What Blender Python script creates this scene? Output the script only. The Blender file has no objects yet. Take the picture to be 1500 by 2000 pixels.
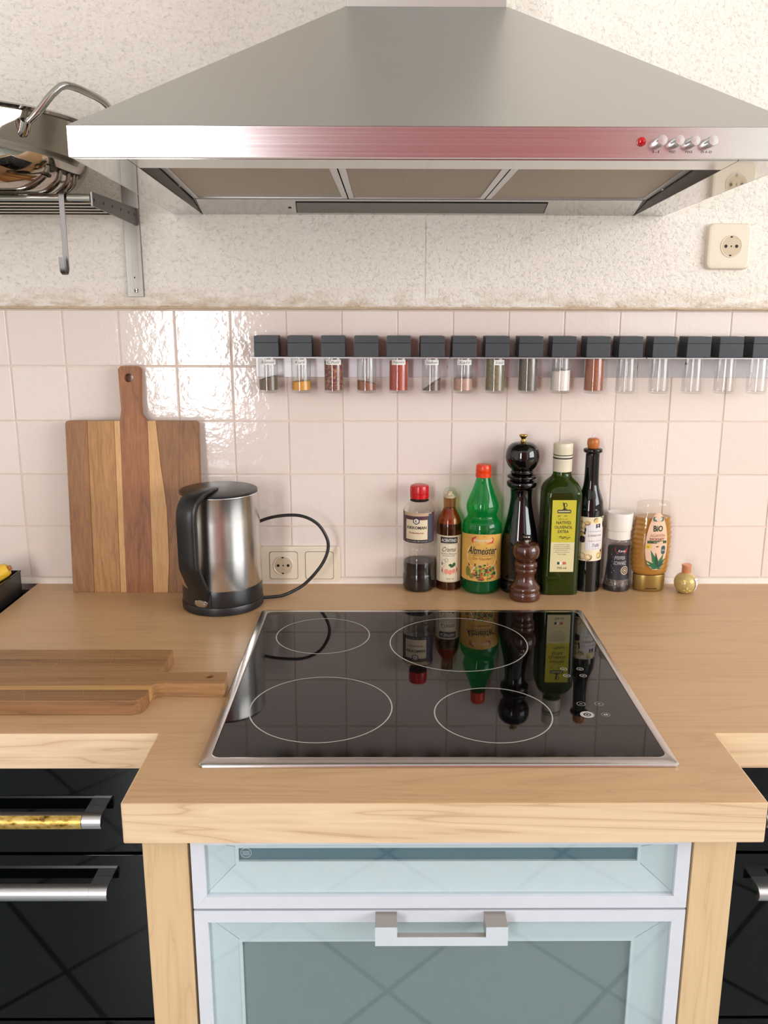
import bpy, bmesh, math, random
from mathutils import Vector, Matrix, noise
random.seed(4)
SC = bpy.context.scene
COL = SC.collection
# ------------------------------------------------------------------ camera
cam = bpy.data.cameras.new('camera'); cam_o = bpy.data.objects.new('camera', cam); COL.objects.link(cam_o)
cam_o.location = (-0.00035, -1.5554, 1.41643)
cam_o.rotation_euler = (1.34713, -0.00241, -0.00631)
cam.sensor_width = 36; cam.lens = 1657.73 / 2000 * 36
cam.shift_x = -17.97 / 2000; cam.shift_y = -23.84 / 2000
cam.clip_start = 0.02
SC.camera = cam_o
# ------------------------------------------------------------------ world, daylight, exposure
w = bpy.data.worlds.new('world'); SC.world = w; w.use_nodes = True
w.node_tree.nodes['Background'].inputs[0].default_value = (0.85, 0.92, 1.0, 1)
w.node_tree.nodes['Background'].inputs[1].default_value = 2.0
def area(name, loc, rot, sx, sy, power, col):
    l = bpy.data.lights.new(name, 'AREA'); l.shape = 'RECTANGLE'; l.size = sx; l.size_y = sy
    l.energy = power; l.color = col
    o = bpy.data.objects.new(name, l); COL.objects.link(o); o.location = loc; o.rotation_euler = rot
    return o
PI = math.pi
area('daylight_left_window', (-1.15, -3.62, 1.55), (PI/2, 0, 0), 0.46, 1.7, 66, (0.98, 0.985, 1.0))
area('daylight_right_window', (2.62, -1.9, 1.75), (PI/2, 0, PI/2), 2.2, 1.3, 100, (0.985, 0.99, 1.0))
SC.view_settings.view_transform = 'Standard'; SC.view_settings.look = 'None'
SC.view_settings.gamma = 1.0; SC.view_settings.use_curve_mapping = False
SC.view_settings.exposure = -0.46

# ------------------------------------------------------------------ materials
MT = {}
def srgb(r, g, b):
    f = lambda c: (c/255/12.92) if c/255 <= 0.04045 else ((c/255+0.055)/1.055)**2.4
    return (f(r), f(g), f(b), 1)
class N:
    def __init__(s, name):
        s.m = bpy.data.materials.new(name); s.m.use_nodes = True; s.t = s.m.node_tree
        s.b = s.t.nodes['Principled BSDF']; s.out = s.t.nodes['Material Output']; MT[name] = s.m
    def n(s, typ, **kw):
        x = s.t.nodes.new(typ)
        for k, v in kw.items():
            if k.startswith('i_'):
                x.inputs[k[2:].replace('_', ' ')].default_value = v
            else: setattr(x, k, v)
        return x
    def l(s, a, b): s.t.links.new(a, b)
    def co(s, scale=(1, 1, 1), kind='Object'):
        tc = s.n('ShaderNodeTexCoord'); mp = s.n('ShaderNodeMapping'); mp.inputs['Scale'].default_value = scale
        s.l(tc.outputs[kind], mp.inputs[0]); return mp.outputs[0]
    def noise(s, co, sc, det=3, rough=0.5, dist=0):
        x = s.n('ShaderNodeTexNoise'); x.inputs['Scale'].default_value = sc; x.inputs['Detail'].default_value = det
        x.inputs['Roughness'].default_value = rough; x.inputs['Distortion'].default_value = dist
        s.l(co, x.inputs['Vector']); return x.outputs['Fac']
    def ramp(s, fac, stops):
        x = s.n('ShaderNodeValToRGB'); e = x.color_ramp.elements
        while len(e) < len(stops): e.new(0.5)
        for k, (p, c) in enumerate(stops): e[k].position = p; e[k].color = c
        s.l(fac, x.inputs[0]); return x.outputs[0]
    def mix(s, fac, a, b, mode='MIX'):
        x = s.n('ShaderNodeMix', data_type='RGBA', blend_type=mode)
        for sock, v in ((x.inputs[0], fac), (x.inputs[6], a), (x.inputs[7], b)):
            if hasattr(v, 'is_linked'): s.l(v, sock)
            else: sock.default_value = v
        return x.outputs[2]
    def bump(s, h, strength=0.3, dist=0.001):
        x = s.n('ShaderNodeBump'); x.inputs['Strength'].default_value = strength; x.inputs['Distance'].default_value = dist
        s.l(h, x.inputs['Height']); s.l(x.outputs[0], s.b.inputs['Normal']); return x
    def set(s, **kw):
        for k, v in kw.items():
            k = k.replace('_', ' ')
            if hasattr(v, 'is_linked'): s.l(v, s.b.inputs[k])
            else: s.b.inputs[k].default_value = v
        return s

def flat(name, rgb, rough=0.5, metal=0.0, spec=0.5, **kw):
    a = N(name); a.set(Roughness=rough, Metallic=metal)
    a.b.inputs['Specular IOR Level'].default_value = spec
    co = a.co((60, 60, 60)); f = a.noise(co, 1.0, 2)
    c = srgb(*rgb); d = tuple(x*0.93 for x in c[:3]) + (1,)
    a.set(Base_Color=a.mix(f, d, c))
    for k, v in kw.items(): a.b.inputs[k.replace('_', ' ')].default_value = v
    return a.m

def thin(name, rgb, tint=1.0, rough=0.03, body=0.0, body_rgb=(255, 255, 255), ior=1.5):
    """thin-walled glass or plastic: tinted see-through wall with surface reflection"""
    a = N(name); t = a.t
    tr = a.n('ShaderNodeBsdfTransparent'); tr.inputs[0].default_value = srgb(*rgb)
    gl = a.n('ShaderNodeBsdfGlossy'); gl.inputs['Roughness'].default_value = rough
    fr = a.n('ShaderNodeFresnel'); ge = a.n('ShaderNodeNewGeometry'); io = a.n('ShaderNodeMapRange')
    io.inputs[3].default_value = ior; io.inputs[4].default_value = 1/ior; a.l(ge.outputs['Backfacing'], io.inputs[0]); a.l(io.outputs[0], fr.inputs[0])
    df = a.n('ShaderNodeBsdfDiffuse'); df.inputs[0].default_value = srgb(*body_rgb)
    m1 = a.n('ShaderNodeMixShader'); m1.inputs[0].default_value = body
    a.l(tr.outputs[0], m1.inputs[1]); a.l(df.outputs[0], m1.inputs[2])
    m2 = a.n('ShaderNodeMixShader'); a.l(fr.outputs[0], m2.inputs[0]); a.l(m1.outputs[0], m2.inputs[1]); a.l(gl.outputs[0], m2.inputs[2])
    a.l(m2.outputs[0], a.out.inputs[0]); t.nodes.remove(a.b)
    return a.m

# plaster
a = N('plaster'); co = a.co()
n1 = a.noise(a.co((0.8, 1, 1.0)), 175, 4, 0.62, 0.35); n2 = a.noise(co, 6, 3)
pit = a.ramp(n1, [(0.34, (0, 0, 0, 1)), (0.46, (0.62, 0.62, 0.62, 1)), (0.62, (1, 1, 1, 1))])
base = a.mix(n2, srgb(237, 228, 215), srgb(244, 237, 227))
a.set(Base_Color=a.mix(a.ramp(n1, [(0.30, (0.6, 0.6, 0.6, 1)), (0.392, (0, 0, 0, 1))]), base, srgb(186, 178, 168)), Roughness=0.75)  # pits darkened in the colour too, painted shade backing up the bump
a.bump(pit, 0.68, 0.0018)
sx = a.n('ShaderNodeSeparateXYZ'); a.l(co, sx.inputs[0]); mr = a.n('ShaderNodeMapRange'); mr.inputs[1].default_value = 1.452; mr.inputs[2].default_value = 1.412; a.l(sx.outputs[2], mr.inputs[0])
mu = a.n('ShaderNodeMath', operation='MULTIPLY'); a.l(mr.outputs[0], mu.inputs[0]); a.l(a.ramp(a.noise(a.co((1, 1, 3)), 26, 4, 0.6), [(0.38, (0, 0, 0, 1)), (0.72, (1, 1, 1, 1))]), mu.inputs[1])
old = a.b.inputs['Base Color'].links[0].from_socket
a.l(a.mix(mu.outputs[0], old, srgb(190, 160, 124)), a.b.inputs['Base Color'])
a = N('plaster_edge'); n1 = a.noise(a.co(), 120, 3)
a.set(Base_Color=a.mix(n1, srgb(176, 150, 118), srgb(214, 194, 166)), Roughness=0.85); a.bump(n1, 0.5, 0.003)
a = N('room_paint'); a.set(Base_Color=a.mix(a.noise(a.co(), 3), srgb(230, 228, 222), srgb(238, 236, 231)), Roughness=0.85)
a = N('red_reflector'); a.set(Base_Color=a.mix(a.noise(a.co(), 3), srgb(176, 92, 96), srgb(186, 106, 106)), Roughness=0.85)  # colour of the added panel that tints the hood reflections
# tile glaze
a = N('tile_glaze'); co = a.co()
tc = a.n('ShaderNodeObjectInfo')
nn = a.n('ShaderNodeTexNoise'); nn.noise_dimensions = '4D'; nn.inputs['Scale'].default_value = 85; nn.inputs['Detail'].default_value = 2
a.l(co, nn.inputs['Vector'])
mm = a.n('ShaderNodeMath', operation='MULTIPLY'); mm.inputs[1].default_value = 50; a.l(tc.outputs['Random'], mm.inputs[0]); a.l(mm.outputs[0], nn.inputs['W'])
a.set(Base_Color=a.mix(tc.outputs['Random'], srgb(228, 214, 204), srgb(233, 220, 211)), Roughness=0.08)
a.b.inputs['Specular IOR Level'].default_value = 0.6
a.bump(nn.outputs['Fac'], 0.42, 0.0011)
a = N('grout'); n1 = a.noise(a.co(), 40, 3); a.set(Base_Color=a.mix(n1, srgb(214, 194, 180), srgb(228, 212, 200)), Roughness=0.8); a.bump(n1, .3, .001)
a = N('white_sealant'); n1 = a.noise(a.co(), 60, 3); a.set(Base_Color=a.mix(n1, srgb(222, 206, 194), srgb(236, 224, 212)), Roughness=0.4)

# woods
def wood(name, dark, mid, light, axis='x', ring=9.0, rough=0.4, fine=260, contrast=0.5, dist=1.2, coat=0.0, freq=1.0):
    a = N(name)
    sc = tuple(q*freq for q in {'x': (0.55, 7, 7), 'z': (7, 7, 0.55), 'y': (7, 0.55, 7)}[axis])
    fs = {'x': (0.02, 1, 1), 'z': (1, 1, 0.02), 'y': (1, 0.02, 1)}[axis]
    oi = a.n('ShaderNodeObjectInfo'); tcx = a.n('ShaderNodeTexCoord'); ad = a.n('ShaderNodeVectorMath', operation='ADD')
    sc3 = a.n('ShaderNodeVectorMath', operation='SCALE'); cx = a.n('ShaderNodeCombineXYZ')
    for k in range(3): a.l(oi.outputs['Random'], cx.inputs[k])
    a.l(cx.outputs[0], sc3.inputs[0]); sc3.inputs['Scale'].default_value = 7.3
    a.l(tcx.outputs['Object'], ad.inputs[0]); a.l(sc3.outputs[0], ad.inputs[1])
    m1 = a.n('ShaderNodeMapping'); m1.inputs['Scale'].default_value = sc; a.l(ad.outputs[0], m1.inputs[0])
    m2 = a.n('ShaderNodeMapping'); m2.inputs['Scale'].default_value = fs; a.l(ad.outputs[0], m2.inputs[0])
    n1 = a.noise(m1.outputs[0], 1.0, 3, 0.5, dist)
    mul = a.n('ShaderNodeMath', operation='MULTIPLY'); mul.inputs[1].default_value = ring; a.l(n1, mul.inputs[0])
    fr = a.n('ShaderNodeMath', operation='PINGPONG'); fr.inputs[1].default_value = 1.0; a.l(mul.outputs[0], fr.inputs[0])
    rings = a.ramp(fr.outputs[0], [(0.0, (0, 0, 0, 1)), (0.16, (0.6, 0.6, 0.6, 1)), (1.0, (1, 1, 1, 1))])
    n2 = a.noise(m2.outputs[0], fine, 3, 0.6); n3 = a.noise(m1.outputs[0], 0.5, 2)
    n2 = a.ramp(n2, [(0.36, (0, 0, 0, 1)), (0.64, (1, 1, 1, 1))])
    c = a.mix(n3, srgb(*mid), srgb(*light)); c = a.mix(a.ramp(rings, [(0, (contrast,)*3+(1,)), (1, (0, 0, 0, 1))]), c, srgb(*dark))
    c = a.mix(0.30 if freq > 2.4 else 0.10, c, a.mix(n2, srgb(*dark), srgb(*light)))
    a.set(Base_Color=c, Roughness=rough); a.b.inputs['Coat Weight'].default_value = coat
    a.bump(n2, 0.08, 0.0004)
    return a.m
wood('worktop_beech', (160, 120, 82), (194, 154, 112), (204, 166, 124), 'x', 16, 0.36, 200, 0.34, freq=1.5)
wood('edge_maple', (178, 136, 94), (228, 200, 162), (236, 210, 176), 'x', 16, 0.42, 240, 0.62, freq=2.2)
wood('panel_maple', (190, 154, 110), (216, 184, 140), (226, 198, 156), 'z', 14, 0.42, 240, 0.5, freq=2.0)
wood('acacia_brown', (84, 48, 22), (140, 92, 50), (162, 112, 64), 'z', 9, 0.5, 300, 0.6, freq=2.6)
wood('acacia_mid', (116, 72, 34), (172, 122, 68), (190, 140, 82), 'z', 8, 0.5, 300, 0.55, freq=2.6)
wood('acacia_red', (88, 46, 22), (150, 92, 48), (170, 110, 60), 'z', 10, 0.5, 300, 0.55, freq=2.6)
wood('acacia_pale', (164, 112, 60), (204, 156, 98), (214, 170, 114), 'z', 6, 0.5, 300, 0.4, freq=2.6)
wood('acacia_dark_lying', (80, 50, 26), (136, 94, 54), (156, 114, 70), 'x', 9, 0.55, 300, 0.6, freq=2.6)
wood('acacia_mid_lying', (98, 64, 34), (150, 108, 66), (168, 126, 80), 'x', 9, 0.55, 300, 0.5, freq=2.6)
wood('acacia_pale_lying', (136, 92, 46), (184, 138, 80), (198, 154, 94), 'x', 6, 0.55, 300, 0.4, freq=2.6)
wood('acacia_edge', (92, 52, 24), (168, 116, 62), (198, 148, 88), 'x', 9, 0.5, 300, 0.5, freq=2.6)
wood('walnut_turned', (40, 16, 10), (68, 32, 20), (88, 44, 28), 'z', 9, 0.22, 300, 0.6, 1.2, 0.6)

# metals
def brushed(name, rgb, rough=0.28, axis='x', amt=0.25, bump=0.015):
    a = N(name); sc = {'x': (3, 900, 900), 'z': (900, 900, 3), 'y': (900, 3, 900), 'k': (2, 2, 1400)}[axis]
    n1 = a.noise(a.co(sc), 1.0, 2)
    c = srgb(*rgb); a.set(Base_Color=a.mix(n1, tuple(x*(1-amt*0.4) for x in c[:3])+(1,), c), Metallic=1.0)
    r = a.n('ShaderNodeMapRange'); r.inputs[3].default_value = rough*(1-amt); r.inputs[4].default_value = rough*(1+amt)
    a.l(n1, r.inputs[0]); a.l(r.outputs[0], a.b.inputs['Roughness']); a.bump(n1, bump, 0.0003)
    return a.m
brushed('hood_steel', (204, 203, 200), 0.33, 'x', 0.12, 0.006)
brushed('mirror_steel', (186, 184, 180), 0.05, 'x', 0.1, 0.002)
brushed('strip_steel', (214, 212, 210), 0.21, 'x', 0.2, 0.006)
brushed('hood_under_steel', (190, 188, 184), 0.12, 'x', 0.2, 0.006)
brushed('kettle_steel', (214, 212, 208), 0.25, 'k', 0.2, 0.01)
brushed('shelf_steel', (118, 114, 112), 0.42, 'y')
brushed('bracket_steel', (150, 146, 138), 0.45, 'z')
brushed('aluminium', (214, 214, 216), 0.35, 'x')
brushed('rail_aluminium', (186, 184, 184), 0.45, 'x')
brushed('hob_steel', (206, 202, 198), 0.22, 'x')
flat('chrome', (190, 186, 180), 0.08, 1.0)
flat('wok_steel', (178, 170, 158), 0.05, 1.0)
flat('knob_silver', (222, 222, 222), 0.25, 0.85)
flat('white_metal', (226, 230, 238), 0.35, 0.15)
flat('handle_white_metal', (226, 234, 240), 0.3, 0.25)
flat('handle_taupe', (166, 158, 150), 0.35, 0.4)
flat('brass_worn', (190, 160, 90), 0.3, 1.0)
a = N('filter_mesh'); co = a.co((1, 1, 1))
wv = a.n('ShaderNodeTexWave'); wv.inputs['Scale'].default_value = 120; wv.bands_direction = 'X'; a.l(co, wv.inputs[0])
wv2 = a.n('ShaderNodeTexWave'); wv2.inputs['Scale'].default_value = 120; wv2.bands_direction = 'Y'; a.l(co, wv2.inputs[0])
mx = a.mix(0.5, wv.outputs[0], wv2.outputs[0])
a.set(Base_Color=a.mix(mx, srgb(142, 130, 112), srgb(182, 170, 150)), Metallic=0.6, Roughness=0.45); a.bump(mx, 0.3, 0.0008)
a = N('worn_gold_bar'); co = a.co((1, 1, 1)); n1 = a.noise(a.co((0.5, 1, 1)), 150, 4, 0.6)
a.set(Base_Color=a.ramp(n1, [(0.35, srgb(96, 66, 20)), (0.46, srgb(196, 158, 76)), (0.62, srgb(226, 196, 118))]), Metallic=0.7, Roughness=0.35); a.bump(n1, 0.4, 0.0006)
# plastics and glass
flat('black_gloss', (5, 7, 8), 0.03, 0.0, 0.3)
flat('black_plastic', (22, 22, 23), 0.38)
flat('black_satin', (30, 30, 31), 0.3)
flat('black_lacquer', (5, 5, 6), 0.06, 0, 0.7)
flat('black_rubber', (20, 18, 18), 0.45)
flat('dark_gap', (20, 14, 12), 0.8)
flat('hob_glass', (9, 8, 8), 0.03, 0, 0.36)
flat('hob_print', (178, 174, 170), 0.35)
flat('cap_grey', (60, 65, 69), 0.5)
flat('cap_grey_dark', (48, 52, 56), 0.5)
flat('socket_cream', (230, 217, 196), 0.3)
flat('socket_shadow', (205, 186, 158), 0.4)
flat('socket_line', (96, 78, 62), 0.7)
flat('hole_black', (16, 12, 10), 0.7)
flat('red_cap', (196, 20, 26), 0.22)
flat('orange_cap', (226, 62, 14), 0.28)
flat('red_lens', (200, 10, 20), 0.1)
flat('white_cap', (232, 226, 216), 0.35)
flat('cream_cap', (222, 214, 188), 0.35)
flat('bronze_cap', (150, 120, 62), 0.3, 0.55)
flat('cork', (176, 106, 56), 0.5)
flat('amber_wood', (188, 110, 50), 0.3)
flat('banana_yellow', (232, 186, 50), 0.45)
flat('copper_rim', (226, 158, 120), 0.3, 0.4)
flat('yellow_glass', (196, 172, 112), 0.16, 0.15)
flat('paper_white', (236, 232, 226), 0.6)
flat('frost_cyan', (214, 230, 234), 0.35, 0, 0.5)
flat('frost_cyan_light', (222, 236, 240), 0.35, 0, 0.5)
flat('drawer_inside', (130, 148, 150), 0.5)
flat('drawer_inside_blue', (86, 120, 132), 0.5)
thin('clear_glass', (253, 253, 253), body=0.02, body_rgb=(235, 232, 225))
thin('clear_plastic', (251, 250, 247), body=0.012, body_rgb=(220, 210, 195), ior=1.36)
thin('drawer_pane', (252, 254, 254), rough=0.02, ior=1.75)
thin('green_plastic', (110, 228, 160), body=0.16, body_rgb=(20, 170, 90))
thin('olive_glass', (120, 150, 50), body=0.25, body_rgb=(70, 90, 20))
thin('amber_glass', (236, 196, 150), body=0.08, body_rgb=(150, 80, 30))
flat('soy_dark', (8, 4, 4), 0.1, 0, 0.5)
flat('soy_film', (160, 126, 88), 0.3)
flat('balsamic', (22, 10, 10), 0.08)
flat('amber_liquid', (150, 72, 16), 0.1)
flat('vinegar_dark', (22, 26, 22), 0.12)
flat('olive_dark', (28, 32, 14), 0.08, 0, 0.6)
flat('wine_dark', (10, 11, 12), 0.06, 0, 0.6)
flat('agave_syrup', (176, 122, 44), 0.1, 0, 0.6)
flat('pepper_dark', (44, 36, 32), 0.3)
def speck(name, c1, c2, c3, sc=500, rough=0.9):
    a = N(name); n1 = a.n('ShaderNodeTexVoronoi'); n1.inputs['Scale'].default_value = sc; a.l(a.co(), n1.inputs['Vector'])
    sep = a.n('ShaderNodeSeparateColor'); a.l(n1.outputs['Color'], sep.inputs[0])
    a.set(Base_Color=a.ramp(sep.outputs[0], [(0.0, srgb(*c1)), (0.5, srgb(*c2)), (1.0, srgb(*c3))]), Roughness=rough)
    return a.m
speck('spice_brown', (80, 60, 36), (104, 82, 52), (124, 100, 66), 1500)
speck('spice_turmeric', (214, 140, 12), (226, 154, 20), (232, 168, 40), 1500)
speck('spice_chilli', (70, 12, 8), (116, 28, 16), (190, 130, 80), 420)
speck('spice_cinnamon', (130, 66, 28), (146, 78, 38), (160, 92, 48), 1500)
speck('spice_paprika', (158, 48, 12), (172, 56, 16), (184, 68, 24), 1500)
speck('spice_clove', (74, 52, 38), (98, 70, 52), (120, 90, 70), 700)
speck('spice_pinksalt', (170, 140, 116), (196, 160, 140), (196, 120, 104), 600)
speck('spice_herb', (92, 84, 50), (122, 110, 72), (146, 132, 92), 700)
speck('spice_grey', (74, 62, 52), (98, 84, 70), (120, 104, 86), 800)
speck('spice_salt', (226, 214, 198), (236, 228, 216), (240, 232, 222), 800)
speck('spice_curry', (138, 66, 20), (158, 82, 30), (172, 96, 42), 1500)
speck('peppercorns', (40, 32, 30), (84, 72, 64), (130, 118, 104), 300, 0.6)
# print inks
INK = {}
def ink(rgb):
    k = 'ink_%d_%d_%d' % rgb
    if k not in INK: INK[k] = flat(k, rgb, 0.5)
    return INK[k]
# floor (diagonal dark tiles)
a = N('floor_tiles'); tcx = a.n('ShaderNodeTexCoord'); mp = a.n('ShaderNodeMapping'); mp.inputs['Rotation'].default_value = (0, 0, PI/4); a.l(tcx.outputs['Object'], mp.inputs[0])
bk = a.n('ShaderNodeTexBrick'); bk.offset = 0.0; bk.inputs['Scale'].default_value = 1.0; bk.inputs['Brick Width'].default_value = 0.33; bk.inputs['Row Height'].default_value = 0.33
bk.inputs['Mortar Size'].default_value = 0.006; bk.inputs['Color1'].default_value = srgb(150, 160, 158); bk.inputs['Color2'].default_value = srgb(158, 168, 166); bk.inputs['Mortar'].default_value = srgb(52, 56, 56)
a.l(mp.outputs[0], bk.inputs['Vector']); a.set(Base_Color=bk.outputs['Color'], Roughness=0.25)

# ------------------------------------------------------------------ mesh helpers
class B:
    """collects shapes (world coordinates), then becomes ONE mesh object"""
    def __init__(s): s.v = []; s.f = []; s.sm = []; s.wn = False
    def add(s, v, f, smooth=True):
        o = len(s.v); s.v += [tuple(x) for x in v]; s.f += [tuple(i+o for i in q) for q in f]; s.sm += [smooth]*len(f); return s
    def box(s, x0, x1, y0, y1, z0, z1, bev=0.0, M=None, seg=2):
        bm = bmesh.new(); bmesh.ops.create_cube(bm, size=1)
        for v in bm.verts: v.co = Vector(((x0+x1)/2+v.co.x*(x1-x0), (y0+y1)/2+v.co.y*(y1-y0), (z0+z1)/2+v.co.z*(z1-z0)))
        if bev: bmesh.ops.bevel(bm, geom=bm.edges[:], offset=bev, segments=seg, affect='EDGES', profile=0.5)
        return s.bm(bm, M)
    def bm(s, bm, M=None):
        s.wn = True; bm.verts.ensure_lookup_table(); bm.verts.index_update(); bm.normal_update()
        vs = [(M @ v.co) if M else v.co.copy() for v in bm.verts]
        s.add(vs, [[v.index for v in f.verts] for f in bm.faces]); bm.free(); return s
    def hexa(s, p):   # 8 points: bottom 4 ccw, top 4 ccw
        return s.add(p, [(3, 2, 1, 0), (4, 5, 6, 7), (0, 1, 5, 4), (1, 2, 6, 5), (2, 3, 7, 6), (3, 0, 4, 7)])
    def prism(s, poly, z0, z1, bev=0.0, M=None, seg=2):   # polygon in xy, extruded z
        bm = bmesh.new(); lo = [bm.verts.new((x, y, z0)) for x, y in poly]; f = bm.faces.new(lo)
        r = bmesh.ops.extrude_face_region(bm, geom=[f])
        for e in r['geom']:
            if isinstance(e, bmesh.types.BMVert): e.co.z = z1
        bmesh.ops.recalc_face_normals(bm, faces=bm.faces[:])
        if bev:
            ed = [e for e in bm.edges if abs(e.verts[0].co.z-e.verts[1].co.z) < 1e-7]
            bmesh.ops.bevel(bm, geom=ed, offset=bev, segments=seg, affect='EDGES', profile=0.5)
        return s.bm(bm, M)
    def lathe(s, prof, cx=0, cy=0, z0=0, seg=40, shape=None, M=None):
        n = len(prof); v = []; f = []
        for r, z in prof:
            for k in range(seg):
                t = 2*PI*k/seg; sx, sy = shape(t) if shape else (math.cos(t), math.sin(t))
                p = Vector((cx+r*sx, cy+r*sy, z0+z)); v.append(M @ p if M else p)
        for i in range(n-1):
            for k in range(seg):
                a_ = i*seg+k; b_ = i*seg+(k+1) % seg; f.append((a_, b_, b_+seg, a_+seg))
        if prof[0][0] > 1e-6: f.append(tuple(range(seg-1, -1, -1)))
        if prof[-1][0] > 1e-6: f.append(tuple((n-1)*seg+k for k in range(seg)))
        return s.add(v, f)
    def tube(s, pts, r, seg=12, caps=True):
        pts = [Vector(p) for p in pts]; n = len(pts); rr = r if isinstance(r, (list, tuple)) else [r]*n
        v = []; f = []; up = None
        for i, p in enumerate(pts):
            t = (pts[min(i+1, n-1)]-pts[max(i-1, 0)]).normalized()
            if up is None: up = t.orthogonal().normalized()
            up = (up - t*up.dot(t)).normalized(); q = t.cross(up)
            for k in range(seg):
                a_ = 2*PI*k/seg; v.append(p+(up*math.cos(a_)+q*math.sin(a_))*rr[i])
        for i in range(n-1):
            for k in range(seg):
                a_ = i*seg+k; b_ = i*seg+(k+1) % seg; f.append((a_, b_, b_+seg, a_+seg))
        if caps: f.append(tuple(range(seg-1, -1, -1))); f.append(tuple((n-1)*seg+k for k in range(seg)))
        return s.add(v, f)
    def strap(s, pts, side, w, t, bevel=0.3):
        """rectangular section swept: width w along 'side', thickness t across; w, t may be lists"""
        pts = [Vector(p) for p in pts]; side = Vector(side).normalized(); n = len(pts)
        ws = w if isinstance(w, list) else [w]*n; ts = t if isinstance(t, list) else [t]*n; v = []; f = []
        for i, p in enumerate(pts):
            tg = (pts[min(i+1, n-1)]-pts[max(i-1, 0)]).normalized(); q = tg.cross(side).normalized()
            a_, b_ = ws[i]/2, ts[i]/2; c = bevel*min(a_, b_)
            for (x, y) in ((a_, b_-c), (a_-c, b_), (-a_+c, b_), (-a_, b_-c), (-a_, -b_+c), (-a_+c, -b_), (a_-c, -b_), (a_, -b_+c)):
                v.append(p+side*x+q*y)
        for i in range(n-1):
            for k in range(8):
                a_ = i*8+k; b_ = i*8+(k+1) % 8; f.append((a_, b_, b_+8, a_+8))
        f.append(tuple(range(7, -1, -1))); f.append(tuple((n-1)*8+k for k in range(8)))
        return s.add(v, f)
    def sphere(s, c, r, seg=20, sc=(1, 1, 1)):
        prof = [(r*math.sin(PI*k/12), -r*math.cos(PI*k/12)) for k in range(13)]; prof[0] = (1e-5, -r); prof[-1] = (1e-5, r)
        return s.lathe([(a_, b_*sc[2]) for a_, b_ in prof], c[0], c[1], c[2], seg, lambda t: (math.cos(t)*sc[0], math.sin(t)*sc[1]))

def root_loc(o):
    l = Vector((0, 0, 0))
    while o is not None: l += o.location; o = o.parent
    return l
def obj(name, b, mat, parent=None, loc=None, angle=35, label=None, smooth=True):
    off = root_loc(parent) if parent else Vector((0, 0, 0))
    l = Vector(loc) if loc else Vector((0, 0, 0))
    me = bpy.data.meshes.new(name); T = off+l
    me.from_pydata([(x-T.x, y-T.y, z-T.z) for x, y, z in b.v], [], b.f); me.update()
    bm = bmesh.new(); bm.from_mesh(me); bmesh.ops.recalc_face_normals(bm, faces=bm.faces[:]); bm.to_mesh(me); bm.free()
    if smooth:
        me.polygons.foreach_set('use_smooth', [True]*len(me.polygons)); me.set_sharp_from_angle(angle=math.radians(angle))
    me.materials.append(MT[mat] if isinstance(mat, str) else mat)
    o = bpy.data.objects.new(name, me); COL.objects.link(o); o.location = l
    if parent: o.parent = parent
    if b.wn and smooth:
        md = o.modifiers.new('normals', 'WEIGHTED_NORMAL'); md.keep_sharp = True; md.weight = 100
    if label: o['label'] = label
    return o
def thing(name, label, cat, loc, group=None):
    o = bpy.data.objects.new(name, None); COL.objects.link(o); o.location = loc; o.empty_display_size = 0.02
    o['label'] = label; o['category'] = cat
    if group: o['group'] = group
    return o
def tag(o, label, cat, group=None):
    o['label'] = label; o['category'] = cat
    if group: o['group'] = group
    return o
def struct(o): o['kind'] = 'structure'; return o
def cr(pts, n=6):
    """Catmull-Rom through points"""
    P = [Vector(p) for p in pts]; out = []
    for i in range(len(P)-1):
        p0 = P[max(i-1, 0)]; p1 = P[i]; p2 = P[i+1]; p3 = P[min(i+2, len(P)-1)]
        for k in range(n):
            t = k/n; out.append(0.5*((2*p1)+(-p0+p2)*t+(2*p0-5*p1+4*p2-p3)*t*t+(-p0+3*p1-3*p2+p3)*t**3))
    out.append(P[-1]); return out
def crp(prof, n=4): return [(max(p[0], 1e-5), p[1]) for p in cr([(a_, b_, 0) for a_, b_ in prof], n)]

# flat printing wrapped on surfaces ------------------------------------------------
def cyl(cx, cy, z0, rf, phi=0.0, layer=0.0):
    """u = arc length (right +), v = height above z0; phi turns the print to the right"""
    def m(u, v, k=0.0):
        r = rf(v) if callable(rf) else rf
        t = -PI/2+phi+u/r; R = r+layer+k; return (cx+R*math.cos(t), cy+R*math.sin(t), z0+v)
    return m
def plane(x0, y, z0, layer=0.0):
    return lambda u, v, k=0.0: (x0+u, y-layer-k, z0+v)
def patch(mp, u0, u1, v0, v1, nu=14, nv=2, k=0.0, top=None):
    b = B(); v = []
    for j in range(nv+1):
        for i in range(nu+1):
            uu = u0+(u1-u0)*i/nu; vt = v1 if top is None else top(uu); v.append(mp(uu, v0+(vt-v0)*j/nv, k))
    f = [(j*(nu+1)+i, j*(nu+1)+i+1, (j+1)*(nu+1)+i+1, (j+1)*(nu+1)+i) for j in range(nv) for i in range(nu)]
    return b.add(v, f)
def polys(mp, lst, k=0.0):
    b = B()
    for poly in lst: b.add([mp(u, v, k) for u, v in poly], [tuple(range(len(poly)))])
    return b
def ell(cx, cy, rx, ry, n=16, a0=0, a1=2*PI):
    return [(cx+rx*math.cos(a0+(a1-a0)*i/n), cy+ry*math.sin(a0+(a1-a0)*i/n)) for i in range(n)]
def ringp(cx, cy, rx, ry, w, n=20):
    out = []
    for i in range(n):
        a_, b_ = 2*PI*i/n, 2*PI*(i+1)/n
        out.append([(cx+rx*math.cos(a_), cy+ry*math.sin(a_)), (cx+rx*math.cos(b_), cy+ry*math.sin(b_)), (cx+(rx-w)*math.cos(b_), cy+(ry-w)*math.sin(b_)), (cx+(rx-w)*math.cos(a_), cy+(ry-w)*math.sin(a_))])
    return out
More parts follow.
